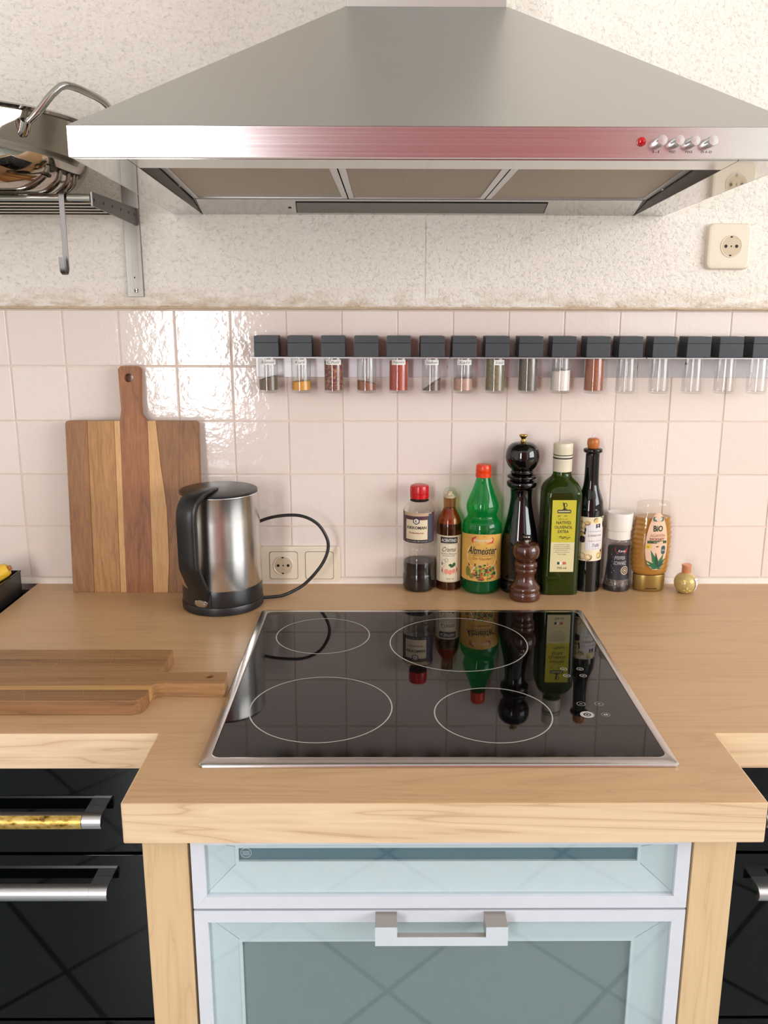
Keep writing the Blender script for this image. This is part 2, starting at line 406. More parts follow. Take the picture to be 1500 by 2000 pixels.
def rect(x0, y0, x1, y1): return [(x0, y0), (x1, y0), (x1, y1), (x0, y1)]
def rrect(x0, y0, x1, y1, r, n=5):
    out = []
    for cx, cy, a0 in ((x1-r, y0+r, -PI/2), (x1-r, y1-r, 0), (x0+r, y1-r, PI/2), (x0+r, y0+r, PI)):
        for k in range(n+1): t = a0+PI/2*k/n; out.append((cx+r*math.cos(t), cy+r*math.sin(t)))
    return out
_tx = {}
def text(mp, s, u, v, w, h, k=0.0, shear=0.0, bold=0.0, b=None):
    """text s centred at (u, v), fitted to width w and cap height h"""
    key = (s, shear, bold)
    if key not in _tx:
        c = bpy.data.curves.new('t', 'FONT'); c.body = s; c.align_x = 'LEFT'; c.shear = shear; c.offset = bold; c.resolution_u = 2
        o = bpy.data.objects.new('t', c); COL.objects.link(o); bpy.context.view_layer.update()
        me = bpy.data.meshes.new_from_object(o); _tx[key] = ([tuple(q.co) for q in me.vertices], [tuple(p.vertices) for p in me.polygons])
        bpy.data.objects.remove(o); bpy.data.curves.remove(c); bpy.data.meshes.remove(me)
    V, F = _tx[key]
    x0 = min(p[0] for p in V); x1 = max(p[0] for p in V); y0 = min(p[1] for p in V); y1 = max(p[1] for p in V)
    b = b or B()
    b.add([mp(u+((p[0]-x0)/(x1-x0)-0.5)*w, v+((p[1]-y0)/(y1-y0)-0.5)*h, k) for p in V], F)
    return b
def printed(name, b, rgb, parent):
    return obj(name, b, ink(rgb), parent, smooth=False)

# ------------------------------------------------------------------ the room
WT = 0.90       # worktop height
PLF = -0.010    # plaster face
TX, TZ, TP = -0.6826, 0.9103, 0.1
# plaster wall above the tiles with its uneven rounded lower lip
b = B(); NX = 560; x0, x1 = -2.6, 2.6
rows = [(0.004, 0.0), (-0.003, -0.0005), (-0.0075, 0.0015), (-0.010, 0.005), (PLF, 0.010), (PLF, 0.022), (PLF, 0.05)]
v = []
for j, (yy, dz) in enumerate(rows):
    for i in range(NX+1):
        x = x0+(x1-x0)*i/NX; q = noise.noise(Vector((x*22, j*0.7, 1.0))); q2 = noise.noise(Vector((x*85, j*1.7, 4.0)))
        fz = 1 if j < 5 else 0
        v.append((x, yy+(q*0.0012+q2*0.0009)*(1 if 0 < j < 6 else 0), 1.4125+dz+(q*0.0014+q2*0.0012)*fz))
n = NX+1
b.add(v, [(j*n+i, j*n+i+1, (j+1)*n+i+1, (j+1)*n+i) for j in range(len(rows)-1) for i in range(NX)])
b.add([(x0, PLF, 1.4625), (x1, PLF, 1.4625), (x1, PLF, 2.6), (x0, PLF, 2.6)], [(0, 1, 2, 3)])
b.box(x0, x1, 0.004, 0.12, 0.0, 2.6)
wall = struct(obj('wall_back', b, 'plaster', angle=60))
obj('plaster_lip', B().tube([(x0+(x1-x0)*i/400, -0.0085+0.0012*noise.noise(Vector((i*0.31, 0, 0))), 1.4138+0.0012*noise.noise(Vector((i*0.4, 3, 0)))) for i in range(401)], 0.0022, 8), 'plaster_edge', wall)
obj('grout_bed', B().box(-1.2, 1.5, 0.0016, 0.0045, 0.88, 1.4135), 'grout', wall)
tb = B().box(-0.0487, 0.0487, 0.0, 0.0045, -0.0487, 0.0487, 0.0014)
first = None
for r in range(5):
    for c in range(-4, 21):
        x = TX+TP*(c+0.5); z = TZ+TP*(r+0.5)
        if first is None:
            tb2 = B(); tb2.v = [(vx+x, vy, vz+z) for vx, vy, vz in tb.v]; tb2.f = tb.f; tb2.wn = True
            first = obj('tile', tb2, 'tile_glaze', wall, (x, 0, z)); o = first
        else:
            o = first.copy(); COL.objects.link(o); o.location = (x, 0, z)
        o.rotation_euler = (random.uniform(-1, 1)*0.006, 0, random.uniform(-1, 1)*0.006)
b = B().prism([(0.003, WT), (-0.009, WT), (-0.0085, WT+0.004), (-0.004, WT+0.0095), (0.003, WT+0.011)], -1.2, 1.5, 0.0008, Matrix(((0, 0, 1, 0), (1, 0, 0, 0), (0, 1, 0, 0), (0, 0, 0, 1))))
struct(obj('trim_1', b, 'white_sealant'))
obj('hairline_crack', B().box(0.0663, 0.0668, PLF-0.0006, PLF, 1.425, 1.5600), 'plaster_edge', wall)
# other room surfaces
struct(obj('floor', B().box(-2.6, 2.6, -3.6, 0.0, -0.05, 0.0), 'floor_tiles'))
struct(obj('ceiling', B().box(-2.6, 2.6, -3.6, 0.1, 2.6, 2.65), 'room_paint'))
struct(obj('wall_left', B().box(-2.65, -2.6, -3.6, 0.1, 0, 2.6), 'room_paint'))
b = B().box(2.6, 2.65, -3.6, -3.05, 0, 2.6); b.box(2.6, 2.65, -0.75, 0.1, 0, 2.6); b.box(2.6, 2.65, -3.05, -0.75, 0, 1.05); b.box(2.6, 2.65, -3.05, -0.75, 2.42, 2.6)
struct(obj('wall_right', b, 'room_paint'))
b = B().box(-2.6, -1.40, -3.65, -3.6, 0, 2.6); b.box(-1.40, -0.90, -3.65, -3.6, 0, 0.68); b.box(-1.40, -0.90, -3.65, -3.6, 2.42, 2.6); b.box(1.35, 2.6, -3.65, -3.6, 0, 2.6)
wf = struct(obj('wall_front', b, 'room_paint'))
obj('added_red_panel', B().box(-0.90, 1.35, -3.65, -3.6, 0, 2.6), 'red_reflector', wf)  # added unseen red panel, gives the hood strip its pink reflection
def win(name, mk):
    o = struct(obj(name, mk, 'white_metal')); return o
b = B()
for xa, xb, za, zb in ((-1.40, -1.375, 0.68, 2.42), (-0.925, -0.90, 0.68, 2.42), (-1.40, -0.90, 0.68, 0.72), (-1.40, -0.90, 2.38, 2.42), (-1.16, -1.14, 0.72, 2.38)): b.box(xa, xb, -3.61, -3.57, za, zb)
win('window_1', b)
b = B()
for ya, yb, za, zb in ((-3.05, -3.0, 1.05, 2.42), (-0.8, -0.75, 1.05, 2.42), (-3.05, -0.75, 1.05, 1.1), (-3.05, -0.75, 2.37, 2.42)): b.box(2.57, 2.61, ya, yb, za, zb)
win('window_2', b)

# ------------------------------------------------------------------ worktop
BX0, BX1, BY, SY, ZB = -0.2834, 0.4067, -0.7436, -0.5915, 0.852
WL, WR = -0.668, 1.3
out = [(WL, -0.0005), (WL, SY), (BX0, SY), (BX0, BY), (BX1, BY), (BX1, SY), (WR, SY), (WR, -0.0005)]
wt = thing('worktop', 'light beech kitchen worktop with a section standing forward around the hob', 'worktop', (0.06, -0.3, ZB))
obj('slab', B().prism(out, ZB, WT, 0.0012), 'worktop_beech', wt)
e = 0.0012
def band(x0, x1, y): return B().box(x0, x1, y-e, y+0.001, ZB+0.0003, WT-0.0006, 0.0006)
obj('edge_band', band(WL, BX0-0.0015, SY), 'edge_maple', wt, label='pale maple front edge left of the hob')
obj('edge_band', band(BX0, BX1, BY), 'edge_maple', wt, label='pale maple front edge below the hob')
obj('edge_band', band(BX1+0.0015, WR, SY), 'edge_maple', wt, label='pale maple front edge right of the hob')
obj('edge_band', B().box(BX0-e, BX0+0.001, BY, SY, ZB+0.0003, WT-0.0006, 0.0006), 'edge_maple', wt)
obj('edge_band', B().box(BX1-0.001, BX1+e, BY, SY, ZB+0.0003, WT-0.0006, 0.0006), 'edge_maple', wt)

# ------------------------------------------------------------------ hob
HX0, HX1, HY0, HY1 = -0.2175, 0.3369, -0.6741, -0.1642
GX0, GX1, GY0, GY1 = -0.2055, 0.3260, -0.6580, -0.1757
hob = thing('ceramic_hob', 'black glass ceramic hob with steel rim set in the worktop', 'hob', (0.06, -0.42, WT))
bm = bmesh.new()
o_ = [bm.verts.new((x, y, WT+0.0002)) for x, y in rrect(HX0, HY0, HX1, HY1, 0.006, 5)]
n_ = len(o_)
def loop(rc, r, z): return [bm.verts.new((x, y, z)) for x, y in rrect(*rc, r, 5)]
L = [o_, loop((HX0, HY0, HX1, HY1), 0.006, WT+0.0030), loop((HX0+0.002, HY0+0.002, HX1-0.002, HY1-0.002), 0.006, WT+0.0048),
     loop((GX0-0.0018, GY0-0.0018, GX1+0.0018, GY1+0.0018), 0.011, WT+0.0052), loop((GX0, GY0, GX1, GY1), 0.010, WT+0.0048), loop((GX0, GY0, GX1, GY1), 0.010, WT+0.0002)]
for i in range(len(L)-1):
    for k in range(n_): bm.faces.new((L[i][k], L[i][(k+1) % n_], L[i+1][(k+1) % n_], L[i+1][k]))
obj('rim', B().bm(bm), 'hob_steel', hob, angle=50)
gl = obj('glass_plate', B().prism(rrect(GX0+0.0002, GY0+0.0002, GX1-0.0002, GY1-0.0002, 0.0098), WT+0.0003, WT+0.0046, 0.0006), 'hob_glass', hob)
GZ = WT+0.0048
def ring3(cx, cy, r, w, n=72, a0=0, a1=2*PI):
    bb = B(); vv = []; ff = []
    for i in range(n+1):
        t = a0+(a1-a0)*i/n
        for q in (r-w/2, r+w/2): vv.append((cx+q*math.cos(t), cy+q*math.sin(t), GZ))
    for i in range(n): ff.append((2*i, 2*i+1, 2*i+3, 2*i+2))
    return bb.add(vv, ff)
for cx, cy, r in ((-0.1030, -0.2815, 0.0740), (0.1107, -0.3125, 0.1068), (-0.0871, -0.5315, 0.0928), (0.1361, -0.5495, 0.0755)):
    obj('cooking_ring', ring3(cx, cy, r, 0.0017), 'hob_print', gl)
for cx, cy in ((0.2553, -0.4111), (0.2791, -0.4111), (0.2551, -0.4339), (0.2785, -0.4340)):
    obj('touch_symbol', ring3(cx, cy, 0.0046, 0.0009, 24).box(cx-0.002, cx+0.002, cy-0.0005, cy+0.0005, GZ-0.0001, GZ+0.00005), 'hob_print', gl)
for cx, cy, pl in ((0.2559, -0.522, 0), (0.2797, -0.522, 1)):
    bb = ring3(cx, cy, 0.0055, 0.0006, 24).box(cx-0.002, cx+0.002, cy-0.0004, cy+0.0004, GZ-0.0001, GZ+0.00005)
    if pl: bb.box(cx-0.0004, cx+0.0004, cy-0.002, cy+0.002, GZ-0.0001, GZ+0.00005)
    obj('touch_symbol', bb, 'hob_print', gl)
bb = ring3(0.2571, -0.5524, 0.0070, 0.0042, 32); bb.v += []; vv = ring3(0.2571, -0.5524, 0.0026, 0.0012, 24); bb.add(vv.v, vv.f)
obj('touch_symbol', bb, 'hob_print', gl, label='large round power touch symbol')
bb = ring3(0.2809, -0.5525, 0.0052, 0.0005, 24); bb.box(0.2785, 0.2805, -0.5545, -0.5510, GZ-0.0001, GZ+0.00005); bb.box(0.2815, 0.2833, -0.5545, -0.5505, GZ-0.0001, GZ+0.00005)
obj('touch_symbol', bb, 'hob_print', gl)

# ------------------------------------------------------------------ cabinet under the hob
FY = -0.72
cab = thing('hob_cabinet', 'base cabinet below the hob with maple side panels and white-framed glass drawers', 'cabinet', (0.06, -0.36, 0))
obj('side_panel', B().box(-0.2725, -0.2225, FY, -0.03, 0.0, ZB-0.0005, 0.0008), 'panel_maple', cab)
obj('side_panel', B().box(0.3420, 0.3895, FY, -0.03, 0.0, ZB-0.0005, 0.0008), 'panel_maple', cab)
obj('carcass', B().box(-0.2223, 0.3418, -0.698, -0.04, 0.06, ZB-0.002), 'dark_gap', cab)
def drawer_front(z0, z1, wz0, wz1, inside):
    X0, X1 = -0.2192, 0.3390; fw = 0.0152
    d = obj('drawer', B().box(X0+0.001, X1-0.001, -0.7065, -0.6985, z0+0.001, z1-0.001), inside, cab)
    # mitred aluminium frame, four lengths
    def mit(p, q, r_, s_, y0=FY, y1=-0.7065):
        bb = B(); A = [p, q, r_, s_]; bb.hexa([(x, y0, z) for x, z in A]+[(x, y1, z) for x, z in A]); return bb
    g = 0.0001
    fr = obj('frame', mit((X0, z0), (X1, z0), (X1-fw, z0+fw-g), (X0+fw, z0+fw-g)), 'white_metal', d)
    obj('frame', mit((X0, z1), (X0+fw, z1-fw+g), (X1-fw, z1-fw+g), (X1, z1)), 'white_metal', d)
    obj('frame', mit((X0, z0+g), (X0+fw-g, z0+fw), (X0+fw-g, z1-fw), (X0, z1-g)), 'white_metal', d)
    obj('frame', mit((X1, z0+g), (X1, z1-g), (X1-fw+g, z1-fw), (X1-fw+g, z0+fw)), 'white_metal', d)
    # wide mitred inner border behind the glass
    a0, a1, c0, c1 = X0+fw, X1-fw, z0+fw, z1-fw; wx0, wx1 = -0.1678, 0.2828
    yo, yi = -0.7120, -0.7080
    def slope(P, Q, nm='inner_border', mt='frost_cyan'):
        (ax, az), (bx, bz), (cx, cz), (dx, dz) = P+Q
        bb = B().add([(ax, yo, az), (bx, yo, bz), (cx, yi-0.0018, cz), (dx, yi-0.0018, dz)], [(0, 1, 2, 3)]); obj(nm, bb, mt, d, smooth=False)
    g = 0.00035
    if wz1 > c1: wz1 = c1-0.0003
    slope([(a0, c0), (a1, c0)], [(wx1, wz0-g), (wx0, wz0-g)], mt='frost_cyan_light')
    slope([(a0, c1), (a1, c1)], [(wx1, wz1+g), (wx0, wz1+g)])
    slope([(a0, c0+g), (a0, c1-g)], [(wx0-g, wz1), (wx0-g, wz0)])
    slope([(a1, c0+g), (a1, c1-g)], [(wx1+g, wz1), (wx1+g, wz0)])
    t_ = 0.0035   # bright bead round the see-through middle
    bb = B()
    for q in ((wx0-t_, wx1+t_, wz0-t_, wz0), (wx0-t_, wx1+t_, wz1, wz1+t_), (wx0-t_, wx0, wz0, wz1), (wx1, wx1+t_, wz0, wz1)): bb.box(q[0], q[1], -0.7108, -0.7072, q[2], q[3])
    obj('bead', bb, 'frost_cyan_light', d)
    obj('glass_pane', B().box(a0, a1, -0.7158, -0.7145, c0, c1), 'drawer_pane', d)
    return d
dr_up = drawer_front(0.7515, 0.8480, 0.8055, 0.8225, 'drawer_inside_blue')
dr_lo = drawer_front(0.3600, 0.7485, 0.4200, 0.7000, 'drawer_inside')
drawer_front(0.0700, 0.3570, 0.1200, 0.3100, 'drawer_inside')
b = B().polys if False else None
mp = plane(-0.1600, -0.7071, 0.8140, 0.0002)
bb = polys(mp, ringp(0, 0, 0.0062, 0.0062, 0.0005, 28)); text(mp, 'glass', 0, 0.0015, 0.008, 0.0022, b=bb) if False else None
for dz in (0.0018, -0.0002, -0.0022): bb.add([mp(u, v, 0) for u, v in rect(-0.004, dz-0.0003, 0.004, dz+0.0003)], [(0, 1, 2, 3)])
obj('stamp', bb, 'frost_cyan_light', dr_up, smooth=False)
# bow handle of the wide drawer
HYF = -0.7465
for x in (-0.0136, 0.1092):
    lg = obj('handle_leg', B().box(x, x+0.0243, HYF+0.0008, FY, 0.7265, 0.7476, 0.0003), 'handle_taupe', dr_lo)
fp = [(-0.0136, 0.7246), (0.1335, 0.7246), (0.1335, 0.7476), (0.1092, 0.7476), (0.1092, 0.7350), (0.0107, 0.7350), (0.0107, 0.7476), (-0.0136, 0.7476)]
M_ = Matrix(((1, 0, 0, 0), (0, 0, 1, 0), (0, 1, 0, 0), (0, 0, 0, 1)))
obj('handle_face', B().prism(fp, HYF-0.0004, HYF+0.0008, 0, M_), 'handle_white_metal', dr_lo)
obj('handle_bar', B().box(0.0107, 0.1092, HYF+0.0008, HYF+0.0085, 0.7246, 0.7345, 0.0002), 'handle_taupe', dr_lo)

# ------------------------------------------------------------------ black side cabinets
def side_cabinet(x0, x1, label, hx0, hx1, gold, split, hz):
    t = thing('base_cabinet', label, 'cabinet', ((x0+x1)/2, -0.3, 0))
    obj('carcass', B().box(x0, x1, -0.550, -0.03, 0.0, ZB-0.001), 'dark_gap', t)
    zt = ZB-0.004
    for i, (za, zb_) in enumerate(((split[0], zt), (split[1], split[0]-0.0045), (0.08, split[1]-0.0045))):
        d = obj('drawer', B().box(x0+0.001, x1-0.001, -0.570, -0.5502, za, zb_, 0.0012), 'black_gloss', t)
        if i > 1 : z = (za+zb_)/2+0.13
        else: z = hz[i]
        yf = -0.5955; R = 0.0095
        prof = [(yf+0.010, z+0.0008), (yf+0.003, z), (yf-0.002, z-0.004), (yf-0.0035, z-0.010), (yf-0.001, z-0.0165), (yf+0.0035, z-0.019), (yf+0.0045, z-0.016), (yf+0.003, z-0.010), (yf+0.004, z-0.004), (yf+0.010, z-0.0018)]
        MX = Matrix(((0, 0, 1, 0), (1, 0, 0, 0), (0, 1, 0, 0), (0, 0, 0, 1)))
        h = obj('handle', B().prism(prof, hx0+0.024, hx1-0.024, 0, MX), 'aluminium', d, angle=50)
        for xa in (hx0, hx1-0.0238):
            obj('end_piece', B().prism(prof, xa, xa+0.0238, 0, MX), 'handle_taupe' if False else 'aluminium', h, angle=50) if False else obj('handle_end', B().prism(prof, xa, xa+0.0238, 0, MX).box(xa, xa+0.0238, yf+0.0095, -0.5702, z-0.0018, z+0.0006), 'aluminium', d, angle=50)
        if gold[i]:
            gp = [(y-0.0004, zz) for y, zz in prof[1:5]]
            bb = B(); vv = []
            for y, zz in cr([(q[0], q[1], 0) for q in gp], 3) and [(q[0], q[1]) for q in cr([(g_[0], g_[1], 0) for g_ in gp], 3)]:
                vv += [(hx0+0.025, y-0.0003, zz+0.0003), (hx1-0.0245, y-0.0003, zz+0.0003)]
            bb.add(vv, [(2*k, 2*k+1, 2*k+3, 2*k+2) for k in range(len(vv)//2-1)])
            obj('worn_coating', bb, 'worn_gold_bar', d, label='worn golden coating along the upper side of the bar')
    return t
side_cabinet(-0.98, -0.2732, 'glossy black drawer cabinet left of the hob with one worn golden handle', -0.86, -0.3630, (1, 0, 0), (0.7180, 0.4590), (0.7865, 0.6815))
side_cabinet(0.3902, 1.25, 'glossy black drawer cabinet right of the hob', 0.4830, 1.10, (0, 0, 0), (0.7180, 0.4590), (0.7865, 0.6795))

# black appliance beyond the worktop's left end, with a black tub of bananas
bl = thing('side_counter', 'black glossy surface beyond the left end of the worktop', 'counter', (-0.98, -0.3, 0))
obj('surface', B().box(-1.30, WL-0.0015, -0.60, -0.0095, 0.872, 0.889, 0.002), 'black_gloss', bl)
obj('body', B().box(-1.30, -0.985, -0.58, -0.02, 0, 0.8718), 'black_plastic', bl)
tu = thing('storage_tub', 'black open tub in the left corner holding a banana', 'tub', (-0.78, -0.10, 0.889))
bb = B(); th_ = 0.003
X0, X1, Y0, Y1, Z0, Z1 = -0.90, -0.6815, -0.175, -0.045, 0.8893, 0.937
bb.box(X0, X1, Y0, Y1, Z0, Z0+th_); bb.box(X0, X0+th_, Y0, Y1, Z0, Z1, .0006); bb.box(X1-th_, X1, Y0, Y1, Z0, Z1, .0006); bb.box(X0, X1, Y0, Y0+th_, Z0, Z1, .0006); bb.box(X0, X1, Y1-th_, Y1, Z0, Z1, .0006)
obj('walls', bb, 'black_satin', tu)
obj('rim', B().box(X0-.001, X1+.001, Y0-.001, Y0+.002, Z1-.002, Z1+.001, .0005).box(X0-.001, X1+.001, Y1-.002, Y1+.001, Z1-.002, Z1+.001, .0005).box(X1-.002, X1+.001, Y0, Y1, Z1-.002, Z1+.001, .0005), 'black_gloss', tu)
ba = thing('banana', 'yellow banana lying in the black tub', 'fruit', (-0.80, -0.11, 0.915))
pts = cr([(-0.87, -0.135, 0.925), (-0.82, -0.120, 0.913), (-0.765, -0.105, 0.918), (-0.716, -0.090, 0.938), (-0.687, -0.080, 0.9525)], 6)
rs = [0.006+0.0125*math.sin(PI*min(1, max(0, (k+1.5)/(len(pts)+2))))**0.6 for k in range(len(pts))]
obj('skin', B().tube(pts, rs, 10), 'banana_yellow', ba)
obj('tip', B().tube([(-0.687, -0.080, 0.9525), (-0.6825, -0.0785, 0.955)], 0.0045, 8), 'cork', ba)

# ------------------------------------------------------------------ extractor hood
hd = thing('extractor_hood', 'brushed steel pyramid extractor hood with a square chimney above the hob', 'extractor hood', (0.06, -0.28, 1.57))
FYH = -0.545; YB = -0.0115
A0, A1 = -0.3563, 0.4700; B0, B1 = -0.3686, 0.4792
zf0, zf1, zbk = 1.5787, 1.6112, 1.5712
obj('front_strip', B().hexa([(A0, FYH, zf0), (A1, FYH, zf0+0.001), (A1, FYH+0.012, zf0+0.001), (A0, FYH+0.012, zf0), (A0, FYH, zf1), (A1, FYH, zf1+0.0008), (A1, FYH+0.012, zf1+0.0008), (A0, FYH+0.012, zf1)]), 'strip_steel', hd, smooth=False)
for xa, xb in ((A0, B0), (A1-0.002, B1-0.002)):
    obj('side_strip', B().hexa([(xa, FYH+0.0121, zf0), (xa+0.002, FYH+0.0121, zf0), (xb+0.002, YB, zbk), (xb, YB, zbk), (xa, FYH+0.0121, zf1), (xa+0.002, FYH+0.0121, zf1), (xb+0.002, YB, zf1), (xb, YB, zf1)]), 'hood_steel', hd, smooth=False)
C0, C1, CY, CZ = -0.0587, 0.1668, -0.25, 1.8243
bb = B().add([(A0, FYH, zf1+.0004), (A1, FYH, zf1+.001), (C1, CY, CZ), (C0, CY, CZ), (B0, YB, zf1), (B1, YB, zf1), (C1, YB, CZ), (C0, YB, CZ)],
             [(0, 1, 2, 3), (4, 0, 3, 7), (1, 5, 6, 2)])
obj('pyramid', bb, 'hood_steel', hd, smooth=False)
obj('chimney', B().box(C0+0.001, C1-0.001, CY+0.001, YB, CZ-0.001, 2.58, 0.0012), 'hood_steel', hd)
def zu(y, d=0.0): return zbk+(zf0-zbk)*(y-YB)/(FYH-YB)+d      # underside plane
def under(name, quad, mat, d=0.0, t=0.002, parent=hd):
    pts = [(x, y, zu(y, dd)) for x, y, dd in quad]; return obj(name, B().hexa(pts+[(x, y, z+t) for x, y, z in pts]), mat, parent, smooth=False)
SLf, SLb, SRf, SRb = -0.2955, -0.3205, 0.3970, 0.4260
yf_ = FYH+0.0121
under('side_plate', [(A0+.002, yf_, 0), (SLf, yf_, 0), (SLb, YB, 0), (B0+.002, YB, 0)], 'mirror_steel')
under('side_plate', [(SRf+.0008, yf_, 0), (A1-.002, yf_, 0), (B1-.002, YB, 0), (SRb+.0008, YB, 0)], 'mirror_steel')
def sl(y): return SLf+(SLb-SLf)*(y-yf_)/(YB-yf_)
def sr(y): return SRf+(SRb-SRf)*(y-yf_)/(YB-yf_)
yO, yK = -0.475, -0.112
under('front_plate', [(SLf+.0008, yf_, 0), (SRf, yf_, 0), (sr(yO), yO, 0), (sl(yO)+.0008, yO, 0)], 'hood_under_steel')
D1, D2 = 0.022, 0.013
bb = B()
for s_, xx in ((1, sl), (-1, sr)):
    ya, yb, yc = yO, yK, YB
    bb = B().add([(xx(ya), ya, zu(ya)), (xx(yb), yb, zu(yb)), (xx(yc), yc, zu(yc)), (xx(yc), yc, zu(yc)+.001), (xx(yb), yb, zu(yb)+D2), (xx(ya), ya, zu(ya)+D1)], [(0, 1, 2, 3, 4, 5)]); obj('recess_wall', bb, 'shelf_steel', hd, smooth=False)
obj('recess_lip', B().add([(sl(yO), yO, zu(yO)), (sr(yO), yO, zu(yO)), (sr(yO), yO, zu(yO)+D1), (sl(yO), yO, zu(yO)+D1)], [(0, 1, 2, 3)]), 'shelf_steel', hd, smooth=False)
under('back_plate', [(sl(yK)+.001, yK+.0015, D2), (sr(yK)-.001, yK+.0015, D2), (SRb-.001, YB, 0.0005), (SLb+.001, YB, 0.0005)], 'hood_under_steel')
def dd(y): return D2+(D1-D2)*(y-yK)/(yO-yK)
xs = [sl(yO)+0.0004, -0.0690, 0.1660, sr(yO)-0.0004]; xk = [sl(yK)+0.002, -0.0640, 0.1560, sr(yK)-0.002]
for i in range(3):
    def q(i0, fr): return xs[i0]*(1-fr)+xk[i0]*fr
    a0, a1, c0, c1 = xs[i]+.001, xs[i+1]-.001, xk[i]+.001, xk[i+1]-.001
    f_ = under('grease_filter', [(a0+.011, yO+.001, dd(yO)+.002), (a1-.011, yO+.001, dd(yO)+.002), (c1-.008, yK-.006, dd(yK)+.002), (c0+.008, yK-.006, dd(yK)+.002)], 'filter_mesh')
    under('filter_frame', [(a0, yO+.001, dd(yO)), (a0+.011, yO+.001, dd(yO)), (c0+.008, yK, dd(yK)), (c0, yK, dd(yK))], 'aluminium', parent=f_)
    under('filter_frame', [(a1-.011, yO+.001, dd(yO)), (a1, yO+.001, dd(yO)), (c1, yK, dd(yK)), (c1-.008, yK, dd(yK))], 'aluminium', parent=f_)
    under('filter_frame', [(c0+.008, yK-.006, dd(yK)), (c1-.008, yK-.006, dd(yK)), (c1-.008, yK, dd(yK)), (c0+.008, yK, dd(yK))], 'aluminium', parent=f_)
def db(y): return D2*(y-YB)/(yK-YB)
under('filter_gap', [(sl(yK)+.001, yK-.0010, D2-.0004), (sr(yK)-.001, yK-.0010, D2-.0004), (sr(yK)-.001, yK+.0012, D2-.0004), (sl(yK)+.001, yK+.0012, D2-.0004)], 'hole_black', t=.0003)
under('lamp_surround', [(-.1515, -.094, db(-.094)-.0006), (.2625, -.094, db(-.094)-.0006), (.2675, -.028, db(-.028)-.0006), (-.1565, -.028, db(-.028)-.0006)], 'hole_black', t=.0005)
under('lamp_cover', [(-.1500, -.0925, db(-.0925)-.0012), (.2607, -.0925, db(-.0925)-.0012), (.2655, -.0297, db(-.0297)-.0012), (-.1548, -.0297, db(-.0297)-.0012)], 'shelf_steel', t=.0005)
obj('screw', B().lathe([(0.0030, 0), (0.0030, -0.0006), (0.0018, -0.0016), (1e-5, -0.0018)][::-1], -0.165, -0.055, zu(-.055)+db(-.055), 12), 'chrome', hd)
for x, z in ((0.3012, 1.5958), (0.3201, 1.5958), (0.3374, 1.5956), (0.3570, 1.5956)):
    M_ = Matrix.Translation((x, FYH, z-0.0005)) @ Matrix.Rotation(PI/2, 4, 'X')
    obj('control_knob', B().lathe([(0.0056, 0), (0.0056, 0.0165), (0.0050, 0.0180), (1e-5, 0.0182)], seg=28, M=M_), 'knob_silver', hd)
M_ = Matrix.Translation((0.2826, FYH, 1.5966)) @ Matrix.Rotation(PI/2, 4, 'X')
pl = obj('pilot_light', B().lathe([(0.0050, 0), (0.0050, 0.002), (0.0040, 0.0042), (0.0022, 0.0052), (1e-5, 0.0054)], seg=24, M=M_), 'red_lens', hd, label='round red pilot light')
mp = plane(0, FYH, 0, 0.0002)
bb = B()
for s_, x, w_ in (('I-I', 0.2995, .007), ('MED', 0.3180, .007), ('MAX', 0.3365, .008), ('0-I-0', 0.3560, .012)): text(mp, s_, x, 1.5862, w_, 0.0026, b=bb)
obj('lettering', bb, ink((40, 36, 36)), hd, smooth=False)

# ------------------------------------------------------------------ sockets
def disc_y(b_, x, z, r, y0, y1, seg=32): M = Matrix.Translation((x, y0, z)) @ Matrix.Rotation(PI/2, 4, 'X'); return b_.lathe([(r, 0), (r, y0-y1)], seg=seg, M=M)
def plate(x0, x1, z0, z1, yb, t, r=0.008, bev=0.003):
    M = Matrix(((1, 0, 0, 0), (0, 0, 1, 0), (0, 1, 0, 0), (0, 0, 0, 1)))
    bb = B(); bm = bmesh.new(); lo = [bm.verts.new((x, z, yb)) for x, z in rrect(x0, z0, x1, z1, r, 6)]; md = [bm.verts.new((x, z, yb-t+bev)) for x, z in rrect(x0, z0, x1, z1, r, 6)]
    m2 = [bm.verts.new((x, z, yb-t+bev*0.25)) for x, z in rrect(x0+bev*.35, z0+bev*.35, x1-bev*.35, z1-bev*.35, r*.9, 6)]
    hi = [bm.verts.new((x, z, yb-t)) for x, z in rrect(x0+bev, z0+bev, x1-bev, z1-bev, r*.8, 6)]; n = len(lo)
    for A_, C_ in ((lo, md), (md, m2), (m2, hi)):
        for k in range(n): bm.faces.new((A_[k], A_[(k+1) % n], C_[(k+1) % n], C_[k]))
    bm.faces.new(hi); bm.faces.new(lo[::-1]); return bb.bm(bm, M)
def cup(parent, x, z, r, y, vertical):
    # sunk round socket face: ring, floor, two contact holes, earthing clips
    M = Matrix.Translation((x, y, z)) @ Matrix.Rotation(PI/2, 4, 'X')
    c = obj('socket_cup', B().lathe([(r+.0012, 0.0002), (r, 0.0012), (r-.0012, 0.0004), (r-.0018, -0.0)], seg=40, M=M), 'socket_cream', parent)
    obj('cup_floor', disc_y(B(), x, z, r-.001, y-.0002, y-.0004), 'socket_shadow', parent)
    bb = B(); d = r*0.52
    for s_ in (-1, 1): disc_y(bb, x+(s_*d), z, r*.155, y-.0004, y-.0007, 12)
    for s_ in (-1, 1): bb.box(x-.0022, x+.0012, y-.0010, y-.0004, z+s_*(r*.86)-.0012, z+s_*(r*.86)+.0012)
    disc_y(bb, x, z, r*.08, y-.0004, y-.0006, 10)
    obj('contact_hole', bb, 'hole_black', parent)
so = thing('power_socket', 'single cream power socket with rounded frame on the plaster right of the hood', 'socket', (0.597, PLF, 1.5205))
